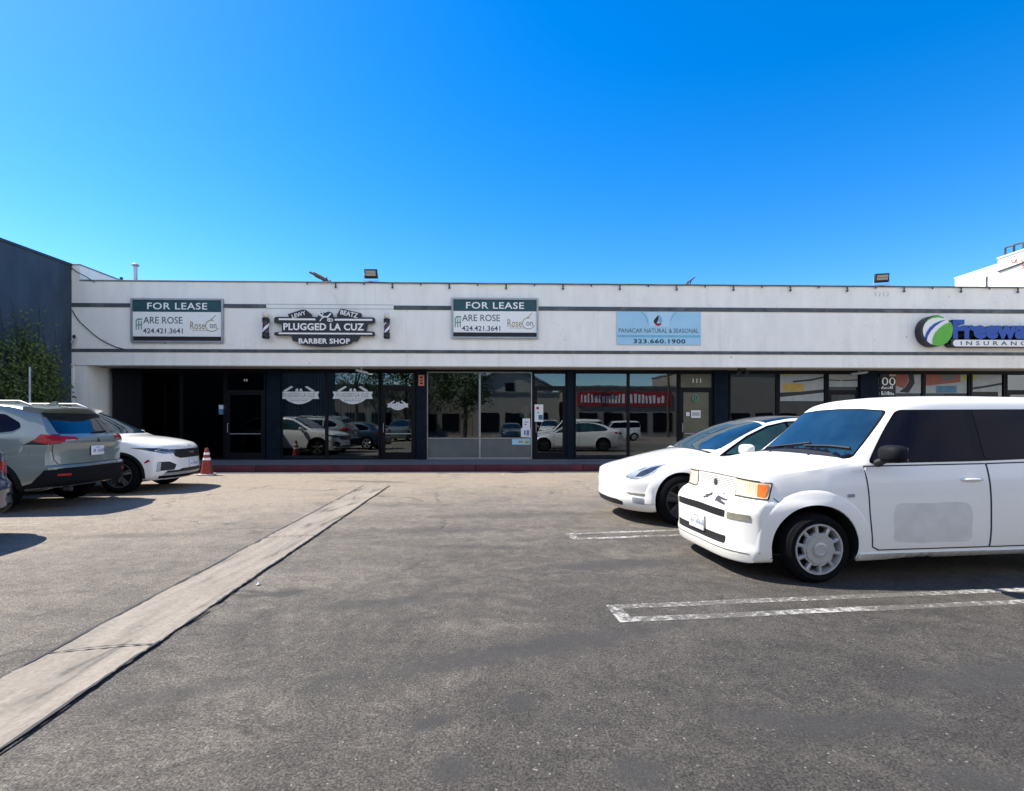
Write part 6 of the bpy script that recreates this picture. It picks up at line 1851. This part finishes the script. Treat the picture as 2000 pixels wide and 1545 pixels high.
# --- grey-green SUV seen from behind
def grey_suv():
    r = thing("parked_car", "grey-green SUV seen from behind with black bumper and red tail lamps", "car", group="cars parked in the lot")
    S = dict(xr=-2.325, xf=2.27, axles=[(1.345, .355, .40), (-1.345, .355, .40)], Lf=1.0, Lr=1.15,
             zb=[(2.27, .24), (1.5, .22), (-1.5, .26), (-2.325, .36)],
             zB=[(2.27, .86), (1.5, 1.02), (1.1, 1.07), (0, 1.10), (-1.5, 1.16), (-2.325, 1.17)],
             W=[(2.27, .85), (1.36, .93), (0, .90), (-1.36, .93), (-1.9, .92), (-2.325, .87)],
             wr=[(2.27, .70), (1.8, .76), (1.15, .80), (.7, .73), (.2, .67), (-1.5, .645), (-2.325, .635)],
             zt=[(2.27, .92), (2.1, .99), (1.5, 1.08), (1.15, 1.11), (.75, 1.33), (.4, 1.51), (.1, 1.62), (-.2, 1.655), (-1, 1.665), (-1.7, 1.64), (-2.2, 1.60), (-2.325, 1.575)],
             crown=[(2.27, .02), (1.5, .04), (-.5, .035), (-2.325, .025)],
             ff=[(.25, -.1), (.4, 0), (.8, -.02), (1.0, -.08)], bowf=(.4, 3),
             rf=[(.34, -.13), (.45, -.02), (.58, .0), (.68, .0), (.72, -.05), (.95, -.055), (1.06, -.03), (1.14, -.055), (1.20, -.13), (1.35, -.265), (1.5, -.40), (1.60, -.48)], bowr=(.22, 4.0), bulge=.6)
    c = Car(S, r, M['paint_grey'])
    for ax in S['axles']:
        for sd in ('left', 'right'): c.flare(ax, M['cladding'], .401, .475, .016, -22, 202, sd, "arch_cladding", .008)
    c.patch("windscreen", [(1.12, 0), (1.02, .72), (.94, .755), (.55, .675), (.24, .61), (.15, 0), (.24, -.61), (.55, -.675), (.94, -.755), (1.02, -.72)], 'top', M['screen'], off=.005, res=.07)
    for w in ('left', 'right'):
        c.patch("window", [(.88, 1.10), (.5, 1.32), (.2, 1.47), (-.1, 1.53), (-.14, 1.12)], w, M['carglass'], off=.005, rnd=.02)
        c.patch("window", [(-.20, 1.12), (-.16, 1.535), (-.98, 1.53), (-1.04, 1.17)], w, M['carglass'], off=.005, rnd=.02)
        c.patch("window", [(-1.10, 1.18), (-1.05, 1.525), (-1.42, 1.50), (-1.66, 1.37), (-1.70, 1.30), (-1.62, 1.24)], w, M['carglass'], off=.005, rnd=.03)
        c.seam([(-.16, 1.10), (-.14, .40), (-.84, .42), (-.98, .7), (-1.12, 1.15)], w, .009, .0012)
        c.patch("sill_cladding", [(.90, .25), (.90, .42), (-.90, .42), (-.90, .27)], w, M['cladding'], off=.008)
        c.patch("bumper_cladding", [(-1.80, .36), (-1.80, .41), (-1.93, .45), (-2.04, .57), (-2.12, .57), (-2.12, .39)], w, M['cladding'], off=.007, res=.03)
        c.patch("fuel_flap", [(-1.72, .86), (-1.90, .86), (-1.90, 1.01), (-1.72, 1.01)], w, M['paint_grey'], off=.003, rnd=.03) if w == 'left' else None
    for sg in (1, -1):
        q = lambda pts: [(sg * a, z) for a, z in pts]
        l = c.patch("tail_lamp_bar", q([(.74, 1.055), (.47, 1.09), (.42, 1.115), (.46, 1.145), (.74, 1.165)]), 'rear', M['redlens'], off=.006, res=.03)
        c.patch("clear_strip", q([(.66, 1.07), (.49, 1.09), (.48, 1.105), (.64, 1.105)]), 'rear', M['lamp_clear'], off=.009, res=.03, skirt=.006, parent=l)
        c.patch("rear_reflector", q([(.60, .575), (.78, .58), (.78, .55), (.60, .545)]), 'rear', M['redlens'], off=.012, res=.03)
        b = bmesh.new(); lathe(b, [(.034, .0), (.040, .0), (.040, .10), (.034, .10)], axis='X', seg=18, origin=(-2.28, sg * .58, .33)); obj("exhaust_pipe", b, M['darkwheel'], r, smooth=40)
    tl = c.oblique("tail_lamp", [(-1.86, .925, 1.035), (-2.03, .92, 1.12), (-2.10, .91, 1.19), (-2.26, .75, 1.185), (-2.26, .75, 1.05), (-2.14, .88, 1.03)], 'r', 45, M['black'], off=.005, res=.03)
    c.oblique("red_lens", [(-1.99, .92, 1.085), (-2.03, .92, 1.115), (-2.10, .91, 1.178), (-2.255, .76, 1.172), (-2.255, .76, 1.06), (-2.14, .88, 1.045)], 'r', 45, M['redlens'], off=.009, res=.03, skirt=.006, parent=tl)
    c.patch("rear_window", [(-.66, 1.195), (.66, 1.195), (.60, 1.45), (.56, 1.50), (-.56, 1.50), (-.60, 1.45)], 'rear', M['rearglass'], off=.005, res=.05, rnd=.03)
    # spoiler: a shelf above the rear glass
    b = bmesh.new()
    rows = []
    for y in np.linspace(-.64, .64, 15):
        k = abs(y) / .64; xx = -2.06 + .10 * k ** 3; z = 1.635 - .03 * k ** 2
        rows.append([b.verts.new((xx + .34, y, z + .016)), b.verts.new((xx + .05, y, z - .012)), b.verts.new((xx, y, z - .018)), b.verts.new((xx + .01, y, z - .034)), b.verts.new((xx + .16, y, z - .12)), b.verts.new((xx + .34, y, z - .05))])
    for a, d in zip(rows, rows[1:]):
        for k in range(6):
            f = b.faces.new((a[k], a[(k + 1) % 6], d[(k + 1) % 6], d[k])); f.material_index = 1 if k in (2, 3, 4) else 0
    b.faces.new(rows[0]); b.faces.new(rows[-1][::-1])
    obj("spoiler", b, [M['paint_grey'], M['black']], r, smooth=35)
    c.patch("spoiler_underside", [(-.63, 1.46), (.63, 1.46), (.60, 1.545), (-.60, 1.545)], 'rear', M['black'], off=.012, res=.05)
    c.patch("rear_bumper", [(-.78, .385), (.78, .385), (.80, .52), (.78, .655), (.70, .665), (-.70, .665), (-.78, .655), (-.80, .52)], 'rear', M['cladding'], off=.009, res=.03, rnd=.01, skirt=.02)
    c.oblique("bumper_corner", [(-1.98, .93, .40), (-2.02, .93, .50), (-2.14, .92, .645), (-2.30, .72, .655), (-2.30, .72, .385)], 'r', 50, M['cladding'], off=.010, res=.03, skirt=.02)
    c.seam([(.80, 1.03), (.78, .80), (.72, .715), (-.72, .715), (-.78, .80), (-.80, 1.03)], 'rear', .010, .0015)
    c.patch("plate_recess", [(-.27, .83), (.27, .83), (.30, 1.0), (-.30, 1.0)], 'rear', M['paint_grey'], off=.002, rnd=.03)
    c.patch("plate_surround", [(-.17, .835), (.17, .835), (.17, .985), (-.17, .985)], 'rear', M['black'], off=.008, rnd=.01)
    lp, nrm = c.hit(0, .91, 'rear')
    c.plate(lp.x - .016, .91, 0, False)
    b = bmesh.new(); l2, _ = c.hit(0, 1.09, 'rear'); prism(b, [(-.05, 1.05), (.05, 1.05), (0, 1.12)], 0, .012); 
    bmesh.ops.rotate(b, verts=b.verts, cent=(0, 0, 0), matrix=Matrix.Rotation(R(-90), 3, 'Z'))
    bmesh.ops.translate(b, verts=b.verts, vec=(l2.x - .012, 0, 0)); obj("badge", b, M['chrome'], r)
    c.wiper([(.02, 1.20), (-.28, 1.215), (-.36, 1.22)], 'rear')
    for y in (-.60, .60):
        b = bmesh.new(); tube(b, [(.25, y, 1.60), (.12, y, 1.70), (-1.55, y, 1.705), (-1.72, y, 1.635)], .018, 8)
        obj("roof_rail", b, M['galv'], r, smooth=50)
    b = bmesh.new(); loc, nor = c.hit(-1.55, 0, 'top'); prism(b, [(-1.66, loc.z), (-1.48, loc.z), (-1.62, loc.z + .07), (-1.66, loc.z + .06)], -.025, .025); obj("aerial_fin", b, M['paint_grey'], r)
    c.door_mirror(.72, 1.03, 1.15, M['paint_grey'], .17, .24, .16)
    c.wheels(.355, .235, .225, 'split', M['suvwheel'], .80)
    place(r, -7.95, 8.57, 6.0, 1.345, -1)
    return c
grey_suv()

# --- dark blue car whose tail just enters the frame at the left edge
def blue_car():
    r = thing("parked_car", "dark blue car whose tail just enters at the left edge", "car", group="cars parked in the lot")
    S = dict(xr=-2.25, xf=2.2, axles=[(1.32, .33, .37), (-1.32, .33, .37)], Lf=1.0, Lr=1.0,
             zb=[(2.2, .2), (0, .18), (-2.25, .26)],
             zB=[(2.2, .70), (1.3, .88), (.9, .92), (0, .96), (-1.5, 1.0), (-2.25, .95)],
             W=[(2.2, .80), (1.3, .89), (-1.3, .90), (-2.0, .86), (-2.25, .80)],
             wr=[(2.2, .62), (1.3, .72), (.9, .77), (.4, .68), (0, .62), (-1.2, .60), (-1.7, .62), (-2.25, .62)],
             zt=[(2.2, .76), (1.9, .84), (1.3, .92), (.95, .96), (.5, 1.20), (.1, 1.38), (-.3, 1.45), (-1.0, 1.43), (-1.5, 1.28), (-1.85, 1.10), (-2.15, 1.06), (-2.25, 1.0)],
             crown=[(2.2, .03), (-2.25, .03)],
             ff=[(.2, -.1), (.4, 0), (.8, -.05)], bowf=(.4, 3),
             rf=[(.25, -.12), (.36, 0), (.6, 0), (.7, -.06), (1.0, -.07)], bowr=(.30, 3.2))
    c = Car(S, r, M['paint_blue'])
    c.patch("windscreen", [(.93, 0), (.85, .68), (.45, .64), (.12, .56), (.08, 0), (.12, -.56), (.45, -.64), (.85, -.68)], 'top', M['screen'], off=.005, res=.07)
    for w in ('left', 'right'):
        c.patch("window", [(.75, .97), (.4, 1.16), (.05, 1.32), (-.2, 1.36), (-.24, .99)], w, M['carglass'], off=.005, rnd=.02)
        c.patch("window", [(-.30, .99), (-.26, 1.36), (-.9, 1.34), (-1.3, 1.2), (-1.4, 1.04)], w, M['carglass'], off=.005, rnd=.02)
        c.seam([(-.25, .96), (-.22, .28), (-.85, .30), (-1.0, .6), (-1.15, .97)], w, .009, .0012)
        c.patch("bumper_crease", [(-1.80, .50), (-2.2, .52), (-2.2, .49), (-1.80, .47)], w, M['cladding'], off=.006, res=.03)
        c.patch("bumper_crease", [(-1.80, .38), (-2.2, .40), (-2.2, .37), (-1.80, .35)], w, M['cladding'], off=.006, res=.03)
    for sg in (1, -1):
        q = lambda pts: [(sg * a, z) for a, z in pts]
        c.patch("tail_lamp_bar", q([(.45, .80), (.68, .78), (.68, .90), (.5, .90)]), 'rear', M['redlens'], off=.006, res=.03)
        c.patch("headlamp", q([(.45, .62), (.75, .64), (.78, .72), (.5, .70)]), 'front', M['lamp_clear'], off=.006, res=.03)
        b = bmesh.new(); lathe(b, [(.030, .0), (.038, .0), (.038, .10), (.030, .10)], axis='X', seg=18, origin=(-2.20, sg * .36, .30)); obj("exhaust_pipe", b, M['chrome'], r, smooth=40)
    c.oblique("tail_lamp", [(-1.88, .88, .86), (-1.95, .87, .90), (-2.2, .68, .90), (-2.2, .68, .74), (-2.0, .87, .74)], 'r', 45, M['redlens'], off=.006, res=.03)
    c.patch("rear_window", [(-1.05, .50), (-1.05, -.50), (-1.62, -.55), (-1.62, .55)], 'top', M['carglass'], off=.005, res=.07)
    c.patch("valance", [(-.7, .27), (.7, .27), (.7, .36), (-.7, .36)], 'rear', M['cladding'], off=.006)
    c.plate(-2.24, .62, 0, False)
    c.wheels(.33, .225, .215, 'split', M['alloy'], .77)
    a = R(9.0); tail = Vector((-5.94, 5.66)); n = tail - Vector((math.cos(a), math.sin(a))) * 2.25
    r.location = (n.x, n.y, 0); r.rotation_euler = (0, 0, math.pi + a)
    return c
blue_car()


# --- cars parked across the lot behind the camera: only their reflections show in the shop windows
def across(src_label, x, y, rz, label):
    src = [o for o in bpy.data.objects if o.get("label", "").startswith(src_label)][0]
    o = copy_tree(src); o.location = (x, y, 0); o.rotation_euler = (0, 0, rz)
    o["label"] = label; o["group"] = "cars across the lot"
across("white SUV facing", 4.5, -8.2, R(96), "white SUV across the lot, mirrored in the windows beside the olive door")
across("dark blue car", 1.4, -9.0, R(92), "dark blue car across the lot, mirrored beside the flyer door")
across("white box-shaped", 9.8, -7.6, R(182), "white box-shaped car across the lot, mirrored under the red sign")
across("grey-green SUV", -7.5, -8.0, R(94), "grey-green SUV across the lot under the dark trees")
